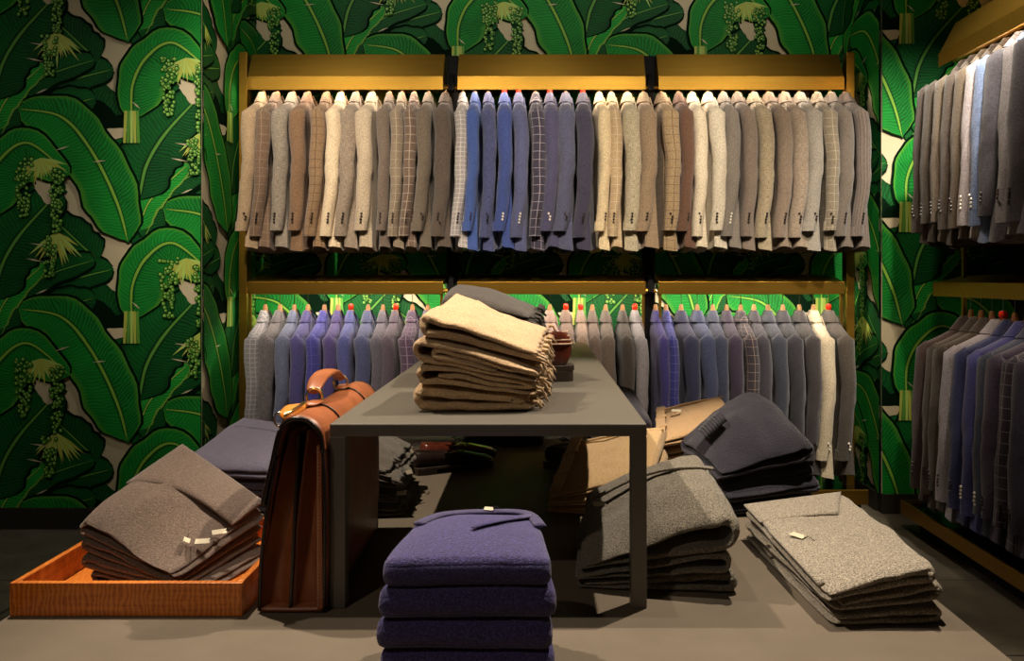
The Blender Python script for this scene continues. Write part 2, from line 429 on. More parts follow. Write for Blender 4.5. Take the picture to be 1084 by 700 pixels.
for (a, b) in BAYS:
    bm = bmesh.new(); hood(bm, a, b, 3.95, ZLIP); obj('canopy', bm, BRASS, rack, bevel=.0015)
    bm = bmesh.new(); shelf_b(bm, a, b, 3.95, ZMID); obj('shelf', bm, BRASS, rack, bevel=.0015)
    for z in (ZLIP + .03, ZMID - .045):
        bm = bmesh.new(); tube(bm, [(a - .02, YROD, z), (b + .02, YROD, z)], .011, 10); obj('hanging_rail', bm, BRASS, rack, True)
    for x in (a + .004, b - .016):
        obj('brass_upright', bx(x, x + .012, 3.962, 3.974, .12, ZMID - .06), BRASS, rack)
    strip('strip_lamp', ((a + b) / 2, 3.90 + .078, ZLIP + .048), b - a - .05, .02, 3.0, (radians(-12), 0, 0), (1, .84, .66))
    strip('strip_lamp', ((a + b) / 2, 4.02, ZMID - .02), b - a - .05, .02, 6.5, (radians(28), 0, 0), (1, .88, .72))
for x0, x1, m in ((-1.483, -1.443, BRASS), (1.545, 1.585, BRASS)):
    obj('post', bx(x0, x1, 4.0, 4.06, 0, EYE + 1.125), m, rack, bevel=.002)
for x in (-.425, .568):
    obj('post', bx(x - .03, x + .03, 4.05, 4.10, 0, EYE + 1.12), BLACK, rack, bevel=.002)
    for z in (ZLIP + .0, ZMID - .05):
        bm = prism([(3.952, z), (3.97, z), (4.05, z + .06), (4.05, z + .10), (4.03, z + .10)], 'x', x - .012, x + .012)
        obj('bracket', bm, BLACK, rack)
obj('base_plinth', bx(-1.46, 1.56, 3.86, 4.28, 0, .06), BLACK, rack)
obj('base_platform', bx(-1.46, 1.56, 3.81, 4.29, .06, .10), BLACKGLOSS, rack, bevel=.002)
obj('brass_edge', bx(-1.47, 1.57, 3.795, 3.81, .055, .125), BRASS, rack, bevel=.0015)

side = thing('clothes_rack', 'brass clothes rack running along the dark right-hand wall', 'clothes rack', (0, 0, 0))
XS = 1.766; XROD = 1.84
def swap(bm):     # profile extruded on x becomes one running along y, facing -x
    for v in bm.verts: v.co = Vector((XS + (v.co.y - 3.95), v.co.x, v.co.z))
    bmesh.ops.reverse_faces(bm, faces=bm.faces); return bm
for (a, b) in ((2.52, 3.53), (1.45, 2.45)):
    obj('canopy', swap(hood(bmesh.new(), a, b, 3.95, ZLIP)), BRASS, side, bevel=.0015)
    obj('shelf', swap(shelf_b(bmesh.new(), a, b + .05, 3.95, ZMID)), BRASS, side, bevel=.0015)
    for z in (ZLIP + .03, ZMID - .045):
        bm = bmesh.new(); tube(bm, [(XROD, a, z), (XROD, b, z)], .011, 10); obj('hanging_rail', bm, BRASS, side, True)
    strip('side_strip_lamp', (XS + .03, (a + b) / 2, ZLIP + .048), .02, b - a - .05, 1.5, (0, radians(12), 0), (1, .84, .66))
    strip('side_strip_lamp', (XS + .07, (a + b) / 2, ZMID - .02), .02, b - a - .05, 1.5, (0, 0, 0), (1, .84, .66))
for (x, y) in ((XROD + .02, 3.50), (XROD + .02, 2.46)):
    obj('post', bx(x, x + .016, y, y + .016, .1, ZLIP + .06), BRASS, side)
obj('base_plinth', bx(1.70, 2.28, 1.3, 3.56, 0, .07), BLACK, side)
obj('base_platform', bx(1.65, 2.29, 1.25, 3.60, .07, .115), BLACKGLOSS, side, bevel=.002)
obj('brass_edge', bx(1.635, 1.65, 1.25, 3.61, .072, .13), BRASS, side, bevel=.0015)
obj('brass_edge', bx(1.65, 1.85, 3.60, 3.61, .072, .13), BRASS, side, bevel=.0015)
obj('back_board', bx(2.2, 2.29, 1.3, 3.6, .115, ZLIP + .19), DARKWALL, side)

# ------------------------------------------------------------------ jackets (origin at the collar's top, rail along local x, shoulders along y)
def ring_loft(rings, uvscale=1, cap_top=True, cap_bottom=True):
    bm = bmesh.new(); uvl = bm.loops.layers.uv.new('UVMap'); R = []
    for r in rings: R.append([bm.verts.new(p) for p in r])
    n = len(R[0]); v = 0
    for i in range(len(R) - 1):
        dv = (Vector(rings[i + 1][0]) - Vector(rings[i][0])).length
        u = 0
        for k in range(n):
            du = (Vector(rings[-1][(k + 1) % n]) - Vector(rings[-1][k])).length
            f = bm.faces.new((R[i][k], R[i][(k + 1) % n], R[i + 1][(k + 1) % n], R[i + 1][k]))
            for lp, q in zip(f.loops, ((u, v), (u + du, v), (u + du, v + dv), (u, v + dv))): lp[uvl].uv = q
            u += du
        v += dv
    if cap_top: bm.faces.new(R[0][::-1])
    if cap_bottom:
        inner = [bm.verts.new(Vector(p) * 1.0 + Vector((0, 0, .05))) for p in rings[-1]]
        c = Vector((sum(p[0] for p in rings[-1]) / n, sum(p[1] for p in rings[-1]) / n, rings[-1][0][2]))
        for q in inner: q.co = c + (q.co - c) * .9
        for k in range(n): bm.faces.new((R[-1][k], R[-1][(k + 1) % n], inner[(k + 1) % n], inner[k]))
        bm.faces.new(inner)
    bmesh.ops.recalc_face_normals(bm, faces=bm.faces)
    return bm
def mesh_of(bm, name):
    bm.normal_update()
    for e in bm.edges:
        if len(e.link_faces) == 2 and e.calc_face_angle(0) > .9: e.smooth = False
    me = bpy.data.meshes.new(name); bm.to_mesh(me); bm.free()
    for p in me.polygons: p.use_smooth = True
    me.materials.append(None); return me
def body_mesh(seed):
    r = random.Random(seed)
    prof = [(-.002, .028, .012), (-.03, .050, .018), (-.050, .080, .025), (-.070, .118, .032), (-.090, .158, .038), (-.105, .190, .041), (-.120, .210, .041), (-.138, .214, .037), (-.22, .200, .036),
            (-.32, .193, .035), (-.42, .190, .035), (-.50, .195, .036), (-.58, .203, .037), (-.66, .210, .038), (-.72, .216, .040), (-.778, .222, .043)]
    ph = r.uniform(0, 6); amp = r.uniform(.004, .010); dx = r.uniform(.006, .016)
    rings = []
    for (z, hy, hx) in prof:
        ring = []; t = -z / .765
        for k in range(28):
            a = 2 * pi * k / 28
            cy, cx = cos(a), sin(a)
            ex = lerp(.8, .42, min(1, t * 1.3)); y = hy * (abs(cy) ** ex) * (1 if cy > 0 else -1); x = hx * (abs(cx) ** .6) * (1 if cx > 0 else -1)
            x += t * dx + amp * t * sin(5 * a + ph) + .004 * t * sin(9 * a + ph * 2)
            zz = z + (.012 * sin(a * 2 + ph) * t if z < -.7 else 0)
            ring.append((x, y, zz))
        rings.append(ring)
    return mesh_of(ring_loft(rings), 'jacket_body')
def sleeve_mesh(seed, sgn):
    r = random.Random(seed)
    bend = r.uniform(-.016, -.001); out = r.uniform(.0, .012); ln = r.uniform(.690, .728)
    rings = []; N = 22
    for i in range(N):
        t = i / (N - 1)
        z = -.098 - (ln - .098) * t
        head = min(1, sqrt(max(0, 1 - (1 - min(t / .075, 1)) ** 2)) + .05)
        hx = lerp(.0400, .0305, t) * head
        hy = lerp(.036, .030, t) * head
        cy = sgn * (.190 + .028 * sin(min(t * 1.6, 1) * pi / 2) + out * t - .010 * t * t)
        cx = bend * 2.2 * t * t + .013 * sin(t * pi) + .003 * sin(t * 14 + seed)
        ring = []
        for k in range(20):
            a = 2 * pi * k / 20
            wr = 1 + .05 * sin(3 * a + t * 9 + seed) + (.06 * sin(t * 40 + a * 2) if .42 < t < .62 else 0)
            ring.append((cx + hx * cos(a) * wr, cy + hy * sin(a) * wr, z + .02 * (1 - head) * 0))
        rings.append(ring)
    return mesh_of(ring_loft(rings), 'sleeve')
def collar_mesh():
    bm = bmesh.new(); uvl = bm.loops.layers.uv.new('UVMap')
    # stand collar turned over round the neck
    outer = []
    for k in range(17):
        a = radians(35 + 290 * k / 16)
        c, s = cos(a), sin(a)
        outer.append([(.012 * c * 1.2, .036 * s, .002), (.016 * c * 1.2, .046 * s, .006), (.022 * c * 1.2, .062 * s, -.014), (.0305 * c * 1.2, .092 * s, -.050), (.029 * c * 1.2, .088 * s, -.052), (.017 * c * 1.2, .054 * s, -.014)])
    V = [[bm.verts.new(p) for p in r] for r in outer]
    for i in range(16):
        for j in range(6): bm.faces.new((V[i][j], V[i][(j + 1) % 6], V[i + 1][(j + 1) % 6], V[i + 1][j]))
    bm.faces.new(V[0]); bm.faces.new(V[-1][::-1])
    # lapels down the front (+x side)
    for s in (-1, 1):
        pl = [(.024, s * .045, -.02), (.033, s * .085, -.075), (.038, s * .105, -.12), (.042, s * .055, -.26), (.045, s * .008, -.38), (.040, s * .012, -.2), (.032, s * .022, -.08)]
        A = [bm.verts.new(p) for p in pl]; B = [bm.verts.new((p[0] + .005, p[1], p[2])) for p in pl]
        n = len(pl)
        for i in range(n): bm.faces.new((A[i], A[(i + 1) % n], B[(i + 1) % n], B[i]))
        bm.faces.new(A[::-1]); bm.faces.new(B)
    bmesh.ops.recalc_face_normals(bm, faces=bm.faces)
    for f in bm.faces:
        for lp in f.loops: lp[uvl].uv = (lp.vert.co.y, lp.vert.co.z)
    return mesh_of(bm, 'collar')
def button_mesh():
    bm = bmesh.new(); bmesh.ops.create_cone(bm, cap_ends=True, segments=10, radius1=.0058, radius2=.0045, depth=.004, matrix=Matrix.Rotation(pi / 2, 4, 'X'))
    return mesh_of(bm, 'cuff_button')
BODIES = [body_mesh(s) for s in range(5)]
SLEEVES = {s: [sleeve_mesh(k * 3 + s, s) for k in range(5)] for s in (-1, 1)}
COLLAR = collar_mesh(); BUTTONM = button_mesh()
def hanger_meshes():
    bm = bmesh.new()
    pts = [(0, y, -.045 - .62 * abs(y) ** 1.05) for y in [-.15 + .30 * k / 12 for k in range(13)]]
    tube(bm, pts, [.008] * 13, 8, (.8, 1.2)); a = mesh_of(bm, 'shoulder_bar')
    bm = bmesh.new(); tube(bm, [(0, 0, -.03), (0, 0, .0), (0, 0, .022), (0, 0, .034)], [.014, .013, .011, .008], 10); b = mesh_of(bm, 'hanger_neck')
    bm = bmesh.new()
    pts = [(0, 0, .03), (0, 0, .048)] + [(0, -.016 * cos(t), .068 + .016 * sin(t)) for t in [radians(-60 + i * 25) for i in range(11)]]
    pts = [(0, 0, .03), (0, 0, .046)] + [(0, .0165 * sin(radians(t)), .0625 - .0165 * cos(radians(t))) for t in range(20, 280, 20)]
    pts = [(0, 0, .028)] + [(x, y, z - .022) for x, y, z in pts[1:]]
    tube(bm, pts, .0016, 6); c = mesh_of(bm, 'hook')
    bm = bmesh.new(); tube(bm, [(0, 0, .03), (0, 0, .08)] + [(0, .0165 * sin(radians(t)), .0985 - .0165 * cos(radians(t))) for t in range(20, 280, 20)], .0016, 6); c2 = mesh_of(bm, 'hook')
    bm = bmesh.new(); tube(bm, [(0, 0, .006), (0, 0, .014), (0, 0, .030), (0, 0, .038)], [.012, .0175, .0175, .010], 10, (1, .8)); d = mesh_of(bm, 'size_marker')
    return a, b, c, d, c2
HM = hanger_meshes()
def inst(name, me, mat, parent, loc=(0, 0, 0)):
    o = bpy.data.objects.new(name, me); C.objects.link(o); o.parent = parent; o.location = loc
    if mat is not None:
        o.material_slots[0].link = 'OBJECT'; o.material_slots[0].material = mat
    return o
ORD = 'first second third fourth fifth sixth seventh eighth ninth tenth eleventh twelfth thirteenth fourteenth fifteenth sixteenth seventeenth eighteenth nineteenth'.split()
TENS = {20: 'twentieth', 30: 'thirtieth'}
def ordinal(n):
    if n <= 19: return ORD[n - 1]
    if n in TENS: return TENS[n]
    return ('twenty-' if n < 30 else 'thirty-') + ORD[n % 10 - 1]
def jacket(loc, rz, rgb, pat, line, desc, where, n, red, group, pale_btn=False, long=False, sx=1.0):
    j = thing('suit_jacket', f'{desc} jacket, {ordinal(n)} {where}', 'jacket', loc, rz, group)
    j.scale = (sx, 1, 1)
    m = fabric(rgb, pat, line, .22, 260)
    s = RND.randrange(5); inst('jacket_body', BODIES[s], m, j)
    k = RND.randrange(5)
    inst('sleeve', SLEEVES[-1][k], m, j); inst('sleeve', SLEEVES[1][(k + 2) % 5], m, j)
    inst('collar', COLLAR, m, j)
    # four buttons up the near cuff, on the sleeve's own surface
    me = SLEEVES[-1][k]; dx = RND.uniform(-.008, .008)
    for b in range(4):
        z = -.655 + b * .014
        best = min((v.co for v in me.vertices), key=lambda c: abs(c.z - z) * 2 + c.y * 1.2 + abs(c.x - dx) * .6)
        o = inst('cuff_button', BUTTONM, WHITEM if pale_btn else BUTTON, j, (best.x + (z - best.z) * .15, best.y - .0035, z))
    h = thing('clothes_hanger', f'{"orange-marked" if red else "wooden"} hanger of the {ordinal(n)} jacket {where}', 'hanger', loc, rz, group.replace('jackets', 'hangers'))
    inst('shoulder_bar', HM[0], WOODHANG, h); nk = inst('neck', HM[1], WOODHANG, h); nk.scale = (1, 1, 1 if long else .55); inst('hook', HM[4] if long else HM[2], STEEL, h)
    if red: inst('size_marker', HM[3], REDTAG, h)
    return j

UP = [ # neck pixel abscissa at the rail, colour, pattern, line colour, words, red marker
 (279, (176, 150, 118), 'plain', None, 'beige'), (294, (122, 98, 78), 'tweedpane', (160, 140, 118), 'brown checked tweed'), (311, (150, 138, 122), 'tweed', None, 'grey tweed'),
 (327, (134, 104, 78), 'plain', None, 'warm brown'), (347, (144, 116, 86), 'pane', (74, 52, 38), 'tan jacket-cloth windowpane'), (362, (222, 200, 166), 'plain', None, 'cream'),
 (378, (146, 130, 112), 'weave', None, 'taupe melange'), (395, (186, 168, 142), 'plain', None, 'light beige'), (413, (112, 98, 86), 'plain', None, 'dark taupe'),
 (426, (138, 122, 102), 'pane', (186, 172, 148), 'taupe pale-windowpane'), (439, (112, 92, 78), 'pane', (204, 190, 170), 'brown white-windowpane'),
 (454, (112, 100, 86), 'plain', None, 'taupe'), (472, (96, 84, 74), 'plain', None, 'dark grey-brown'),
 (490, (176, 168, 164), 'check', (236, 230, 224), 'light grey checked'), (503, (72, 96, 160), 'plain', None, 'bright blue'), (517, (78, 84, 124), 'weave', None, 'navy-grey melange'),
 (534, (66, 82, 142), 'plain', None, 'royal blue', 1), (549, (88, 92, 128), 'plain', None, 'slate blue', 1), (567, (62, 58, 74), 'pane', (190, 180, 186), 'dark navy white-windowpane'),
 (582, (78, 76, 104), 'plain', None, 'dark slate', 1), (599, (86, 88, 112), 'plain', None, 'blue-grey'), (617, (66, 64, 82), 'plain', None, 'charcoal navy', 1),
 (634, (226, 204, 162), 'plain', None, 'cream'), (647, (194, 168, 130), 'pane', (228, 214, 188), 'beige pale-windowpane'), (664, (184, 172, 144), 'weave', None, 'stone weave'),
 (681, (152, 130, 104), 'plain', None, 'taupe beige'),
 (700, (164, 140, 106), 'pane', (84, 62, 46), 'beige dark-windowpane'), (718, (106, 78, 62), 'plain', None, 'chocolate brown'), (732, (222, 208, 180), 'plain', None, 'ivory'),
 (749, (206, 196, 174), 'plain', None, 'off-white'), (765, (124, 116, 106), 'plain', None, 'mid grey'), (780, (122, 108, 96), 'plain', None, 'grey-brown'),
 (797, (152, 138, 112), 'weave', None, 'olive-beige weave'), (813, (124, 108, 92), 'plain', None, 'taupe'), (829.5, (140, 124, 106), 'weave', None, 'taupe melange'),
 (846, (138, 130, 118), 'plain', None, 'pale grey'), (864, (118, 106, 88), 'pane', (166, 154, 132), 'grey-olive windowpane'), (879, (98, 88, 78), 'plain', None, 'dark grey'),
 (894, (92, 80, 72), 'stripe', (120, 108, 98), 'striped dark grey')]
LOL = [
 (281, (128, 124, 128), 'check', (176, 172, 172), 'light grey checked'), (296.6, (104, 98, 100), 'weave', None, 'grey-brown melange'), (311.7, (98, 104, 130), 'plain', None, 'blue-grey'),
 (326, (74, 70, 122), 'plain', None, 'indigo'), (343.6, (64, 62, 138), 'pane', (92, 92, 168), 'royal blue windowpane'), (358, (78, 66, 118), 'plain', None, 'purple-blue'),
 (371.6, (76, 80, 134), 'plain', None, 'cobalt', 1), (389.7, (74, 78, 112), 'plain', None, 'slate blue'), (405.5, (92, 86, 98), 'tweed', None, 'grey tweed'),
 (419, (88, 76, 88), 'plain', None, 'mauve grey', 1), (436.7, (84, 66, 86), 'pane', (160, 140, 160), 'plum windowpane'), (453, (88, 80, 92), 'plain', None, 'dusky grey')]
LOR = [
 (582, (150, 124, 112), 'plain', None, 'rosy taupe'), (599, (122, 100, 88), 'plain', None, 'brown', 1), (614.6, (146, 124, 108), 'plain', None, 'beige taupe', 1), (627, (104, 88, 78), 'plain', None, 'grey taupe'),
 (641, (98, 86, 76), 'plain', None, 'dark taupe'), (659, (66, 58, 52), 'plain', None, 'charcoal brown'), (672, (140, 134, 136), 'plain', None, 'light grey', 1), (694, (62, 56, 116), 'plain', None, 'violet blue'),
 (705, (54, 56, 128), 'pane', (116, 116, 172), 'royal blue windowpane'), (721, (50, 52, 78), 'plain', None, 'dark navy'), (738, (62, 68, 96), 'plain', None, 'slate blue'), (754.5, (56, 60, 80), 'plain', None, 'slate navy'),
 (769, (58, 48, 64), 'plain', None, 'aubergine'), (784, (56, 48, 56), 'pane', (150, 130, 112), 'dark windowpane'), (798, (60, 56, 64), 'plain', None, 'charcoal'), (813, (56, 58, 68), 'plain', None, 'blue charcoal'),
 (828.6, (50, 48, 54), 'plain', None, 'graphite'), (846, (58, 52, 52), 'plain', None, 'dark brown-black'), (861, (190, 174, 146), 'plain', None, 'cream'), (877, (70, 62, 54), 'plain', None, 'dark olive-brown', 1)]
def gap(xs, i):
    g = [abs(xs[k] - xs[i]) for k in (i - 1, i + 1) if 0 <= k < len(xs)]
    return max(.66, min(1.08, min(g) / 850 * YROD / .076))
UX = [e[0] for e in UP]
for i, e in enumerate(UP):
    desc = e[4].replace('jacket-cloth ', '')
    jacket(((e[0] - 568) / 850 * YROD, YROD, ZLIP + .03 + .011 - .079 + .028), radians(RND.uniform(-3, 3)), e[1], e[2], e[3], desc, 'from the left on the upper back rail', i + 1, len(e) > 5,
           'jackets on the upper rail of the back rack', e[0] in (534, 549, 582, 765), False, gap(UX, i))
for part, side_, grp in ((LOL, 'left', 'left end of the lower back rail'), (LOR, 'right', 'lower back rail right of the beige stack')):
    LX = [e[0] for e in part]
    for i, e in enumerate(part):
        jacket(((e[0] - 568) / 850 * YROD, YROD, ZMID - .045 + .011 - .115), radians(RND.uniform(-3, 3)), e[1], e[2], e[3], e[4], 'from the left on the lower back rail' if side_ == 'left' else 'on the lower back rail right of the beige stack',
               i + 1, len(e) > 5, 'jackets on the lower rail of the back rack', e[0] in (861, 877), True, gap(LX, i))
SU = [((62, 52, 46), 'plain', None, 'dark brown'), ((66, 58, 50), 'plain', None, 'umber'), ((92, 80, 66), 'plain', None, 'olive brown'), ((70, 60, 52), 'tweed', None, 'dark brown tweed'),
      ((88, 76, 62), 'plain', None, 'taupe'), ((166, 156, 158), 'plain', None, 'pale pinkish grey'), ((112, 128, 162), 'weave', None, 'light blue melange'), ((74, 70, 76), 'tweed', None, 'dark grey tweed'),
      ((130, 124, 126), 'plain', None, 'grey'), ((60, 56, 60), 'plain', None, 'charcoal')]
SL = [((66, 50, 46), 'plain', None, 'dark russet brown'), ((74, 64, 54), 'plain', None, 'olive brown'), ((70, 60, 50), 'plain', None, 'dark brown'), ((160, 152, 156), 'plain', None, 'pale grey', 1),
      ((50, 54, 92), 'plain', None, 'navy'), ((66, 66, 118), 'plain', None, 'violet-blue'), ((62, 66, 84), 'plain', None, 'slate'), ((70, 60, 78), 'plain', None, 'mauve slate'),
      ((52, 46, 58), 'pane', (140, 128, 136), 'dark windowpane'), ((60, 56, 74), 'plain', None, 'dark indigo')]
for row, z, wh, g in ((SU, ZLIP + .03 + .011 - .079 + .028, 'from the far end of the right upper rail', 'jackets on the upper rail of the right rack'), (SL, ZMID - .045 + .011 - .115, 'from the far end of the right lower rail', 'jackets on the lower rail of the right rack')):
    for i, e in enumerate(row):
        jacket((XROD, 3.40 - i * .078, z), radians(-90 + RND.uniform(-4, 4)), e[0], e[1], e[2], e[3], wh, i + 1, len(e) > 4, g, i in (5, 6), z < 1.1)

# ------------------------------------------------------------------ display table and riser
ZT = .503
tb = thing('display_table', 'large low taupe display table in the foreground carrying the folded stacks', 'table', (-.1, 2.0, 0))
bm = bx(-.88, .88, -1.1, 1.3, ZT - .06, ZT); obj('tabletop', bm, TABLE, tb, bevel=.003)
for (x, y) in ((-.8, -1.0), (.8, -1.0), (-.8, 1.2), (.8, 1.2)): obj('leg', bx(x - .03, x + .03, y - .03, y + .03, 0, ZT - .06), BLACK, tb, bevel=.002)
obj('apron', bx(-.83, .83, -1.05, 1.25, ZT - .14, ZT - .06), BLACK, tb)
ZR = EYE - .277
X0, X1, Y0, Y1 = -.392, .209, 1.52, 3.41
rs = thing('display_riser', 'narrow grey steel riser table standing on the display table', 'riser table', ((X0 + X1) / 2, (Y0 + Y1) / 2, ZT))
hx, hy, hz = (X1 - X0) / 2, (Y1 - Y0) / 2, ZR - ZT
obj('riser_top', bx(-hx, hx, -hy, hy, hz - .024, hz), RISER, rs, bevel=.0025)
for sx in (-1, 1):
    for sy in (-1, 1):
        xa, xb = sorted((sx * hx, sx * (hx - .03))); ya, yb = sorted((sy * hy, sy * (hy - .03)))
        obj('leg', bx(xa, xb, ya, yb, 0, hz - .024), RISER, rs, bevel=.002)

# ------------------------------------------------------------------ folded clothes
def arc(cx, cz, rx, rz, a0, a1, n=7): return [(cx + rx * cos(radians(lerp(a0, a1, k / (n - 1)))), cz + rz * sin(radians(lerp(a0, a1, k / (n - 1))))) for k in range(n)]
def profile(kind, w, h, r):
    """centre line (s, z) of the folded cloth seen from its side, and the cloth's thickness"""
    if kind == 'book':       # folded once, loop at s = w, fat cloth
        t = h * .47; P = [(0.002, t / 2), (w * .3, t / 2), (w * .7, t / 2)] + arc(w - h / 2, h / 2, h / 2 - t / 2 + .001, h / 2 - t / 2, -80, 80, 5) + [(w * .7, h - t / 2), (w * .3, h - t / 2), (0.004 + r.uniform(0, .01), h - t / 2)]
    elif kind == 'loop':     # folded once with an open loop at s = w
        t = h * .36; P = [(0.0, t / 2), (w * .35, t / 2), (w * .72, t / 2)] + arc(w - h * .62, h / 2, h * .62 - t / 2, h / 2 - t / 2, -75, 75, 6) + [(w * .74, h - t / 2 - h * .03), (w * .45, h - t / 2 - h * .12), (0.01, t * 1.5 + .001)]
    elif kind == 'open':     # a springy fold standing open at s = w
        t = h * .20; P = [(0.0, t / 2), (w * .3, t / 2), (w * .68, t / 2)] + arc(w - h * .62, h / 2, h * .62 - t / 2, h / 2 - t / 2, -80, 80, 7) + [(w * .74, h - t / 2 - h * .02), (w * .45, h - t / 2 - h * .16), (w * .2, h * .52), (0.01, t * 1.5 + .001)]
    elif kind == 'spiral':   # wrapped over itself: loop at s = w and a tongue inside
        t = h * .27; P = [(0.0, t / 2), (w * .35, t / 2), (w * .75, t / 2)] + arc(w - h * .55, h * .5, h * .56 - t / 2, h / 2 - t / 2, -75, 78, 6) + [(w * .7, h - t / 2), (w * .3, h - t / 2 - .001), (w * .08, h * .78), (w * .04, h * .58), (w * .2, h * .46), (w * .5, h * .50), (w - h * 1.1, h * .48)]
    elif kind == 'roll':     # loop with a smaller loop inside it
        t = h * .24; P = [(0.0, t / 2), (w * .35, t / 2), (w * .75, t / 2)] + arc(w - h * .62, h * .5, h * .62 - t / 2, h / 2 - t / 2, -75, 78, 6) + [(w * .7, h - t / 2), (w * .30, h - t / 2 - .001), (w * .03, h - t * 1.0), (w * .01, h - t * 1.8), (w * .3, h - t * 1.75), (w * .60, h - t * 1.62)] + arc(w - h * 1.25, h * .50, h * .30, h * .15, 75, -60, 4) + [(w * .6, t * 1.55), (w * .3, t * 1.5)]
    return P, t
def fold_map(q, zb, zt, flip, along, bulge):
    """unit (s, t, c) -> table space. q = four (x, y) corners FL FR BR BL"""
    def f(s, t, c):
        if flip: s = 1 - s
        a, b = (s, t) if along == 'x' else (t, s)
        x = (q[0][0] * (1 - a) + q[1][0] * a) * (1 - b) + (q[3][0] * (1 - a) + q[2][0] * a) * b
        y = (q[0][1] * (1 - a) + q[1][1] * a) * (1 - b) + (q[3][1] * (1 - a) + q[2][1] * a) * b
        bl = lambda z: (z[0] * (1 - a) + z[1] * a) * (1 - b) + (z[3] * (1 - a) + z[2] * a) * b
        m = max(0, 16 * a * (1 - a) * b * (1 - b))
        z0 = bl(zb) + bulge[0] * m; z1 = bl(zt) + bulge[1] * m
        return Vector((x, y, z0 + (z1 - z0) * c))
    return f
def cloth(name, mat, kind, dims, mp, seed, parent=None, wr=.0022, nu=110, nv=30, ragged=0, pillow=.35):
    w, L, h = dims; r = random.Random(seed)
    P, t = profile(kind, w, h, r)
    cl = crom(P, nu); bm = bmesh.new(); uvl = bm.loops.layers.uv.new('UVMap')
    sec = []
    for i, p in enumerate(cl):
        a, b = cl[max(i - 1, 0)], cl[min(i + 1, nu - 1)]
        dx, dz = b[0] - a[0], b[1] - a[1]; ln = math.hypot(dx, dz) or 1
        e = min(i, nu - 1 - i); k = min(1, .45 + .18 * e)
        sec.append((p, (-dz / ln, dx / ln), k))
    R = []
    NVS = nv
    off = Vector((seed * 3.7, seed * 1.3, seed * 2.1))
    for j in range(nv):
        e = min(j, nv - 1 - j); dd = (0, .12, .4, 1.0)[e] * t * .55 / L if e < 4 else t * .55 / L + (e - 3) / ((nv - 1) / 2 - 3) * (.5 - t * .55 / L)
        tv = dd if j < nv / 2 else 1 - dd; kk = (.25, .6, .88, 1)[min(e, 3)]
        ring = []
        for sd in (1, -1):
            for i in (range(nu) if sd == 1 else range(nu - 1, -1, -1)):
                p, nrm, k = sec[i]
                th = t * .5 * k * kk
                # slack: edges of the cloth do not line up
                y = tv * L + (.003 * sin(i * .11 + seed) + .002 * sin(i * .31 + seed * 2)) * min(1, max(0, wr - .0014) / .003) * (1 if j < nv / 2 else -1) * (1 - min(1, e / 4))
                s_, z_ = p[0] + nrm[0] * th * sd, p[1] + nrm[1] * th * sd
                nz = noise.noise(Vector((p[0] * 26, y * 22, p[1] * 60)) + off) * wr + noise.noise(Vector((p[0] * 9, y * 8, 0)) + off) * wr * 2.3
                if ragged and p[0] < w * .12: s_ += ragged * noise.noise(Vector((y * 70, i * .2, seed)))
                z_ = z_ + nz * (1 if c_in(z_, h) else .6)
                ed = abs(2 * tv - 1); pf = 1 - pillow * (max(0, (ed - .80) / .20)) ** 2.2
                z_ = h * .5 + (z_ - h * .5) * pf; y = L / 2 + (y - L / 2) * (1 - .02 * (1 - pf))
                s_ = w / 2 + (s_ - w / 2) * (1 - .045 * (max(0, (ed - .86) / .14)) ** 2.4)
                ring.append(bm.verts.new(mp(s_ / w, y / L, z_ / h)))
        R.append(ring)
    n = 2 * nu
    for j in range(nv - 1):
        for i in range(n):
            f = bm.faces.new((R[j][i], R[j][(i + 1) % n], R[j + 1][(i + 1) % n], R[j + 1][i]))
    for rg in (R[0], R[-1]):
        for i in range(nu - 1): bm.faces.new((rg[i], rg[i + 1], rg[n - 2 - i], rg[n - 1 - i]))
    bmesh.ops.recalc_face_normals(bm, faces=bm.faces)
    return obj(name, bm, mat, parent, True)
def c_in(z, h): return .1 * h < z < .95 * h
def patch(name, mat, mp, corners, thick, parent, n=14, rise=.0, c0=1.0, dims=None):
    """a thin piece lying on the top face; corners are four (s, t)"""
    bm = bmesh.new(); T = []; B = []
    for j in range(n + 1):
        for i in range(n + 1):
            a, b = i / n, j / n
            s = (corners[0][0] * (1 - a) + corners[1][0] * a) * (1 - b) + (corners[3][0] * (1 - a) + corners[2][0] * a) * b
            t = (corners[0][1] * (1 - a) + corners[1][1] * a) * (1 - b) + (corners[3][1] * (1 - a) + corners[2][1] * a) * b
            p = mp(s, t, c0); e = min(i, j, n - i, n - j)
            p = p + Vector((0, 0, rise))
            T.append(bm.verts.new(p + Vector((0, 0, thick * (.55 if e == 0 else 1))))); B.append(bm.verts.new(p - Vector((0, 0, .003))))
    N = n + 1
    for j in range(n):
        for i in range(n):
            k = j * N + i; bm.faces.new((T[k], T[k + 1], T[k + N + 1], T[k + N])); bm.faces.new((B[k], B[k + N], B[k + N + 1], B[k + 1]))
    rim = [i for i in range(N)] + [j * N + n for j in range(1, N)] + [n * N + i for i in range(n - 1, -1, -1)] + [j * N for j in range(n - 1, 0, -1)]
    for a, b in zip(rim, rim[1:] + rim[:1]): bm.faces.new((T[a], B[a], B[b], T[b]))
    bmesh.ops.recalc_face_normals(bm, faces=bm.faces)
    return obj(name, bm, mat, parent, True)
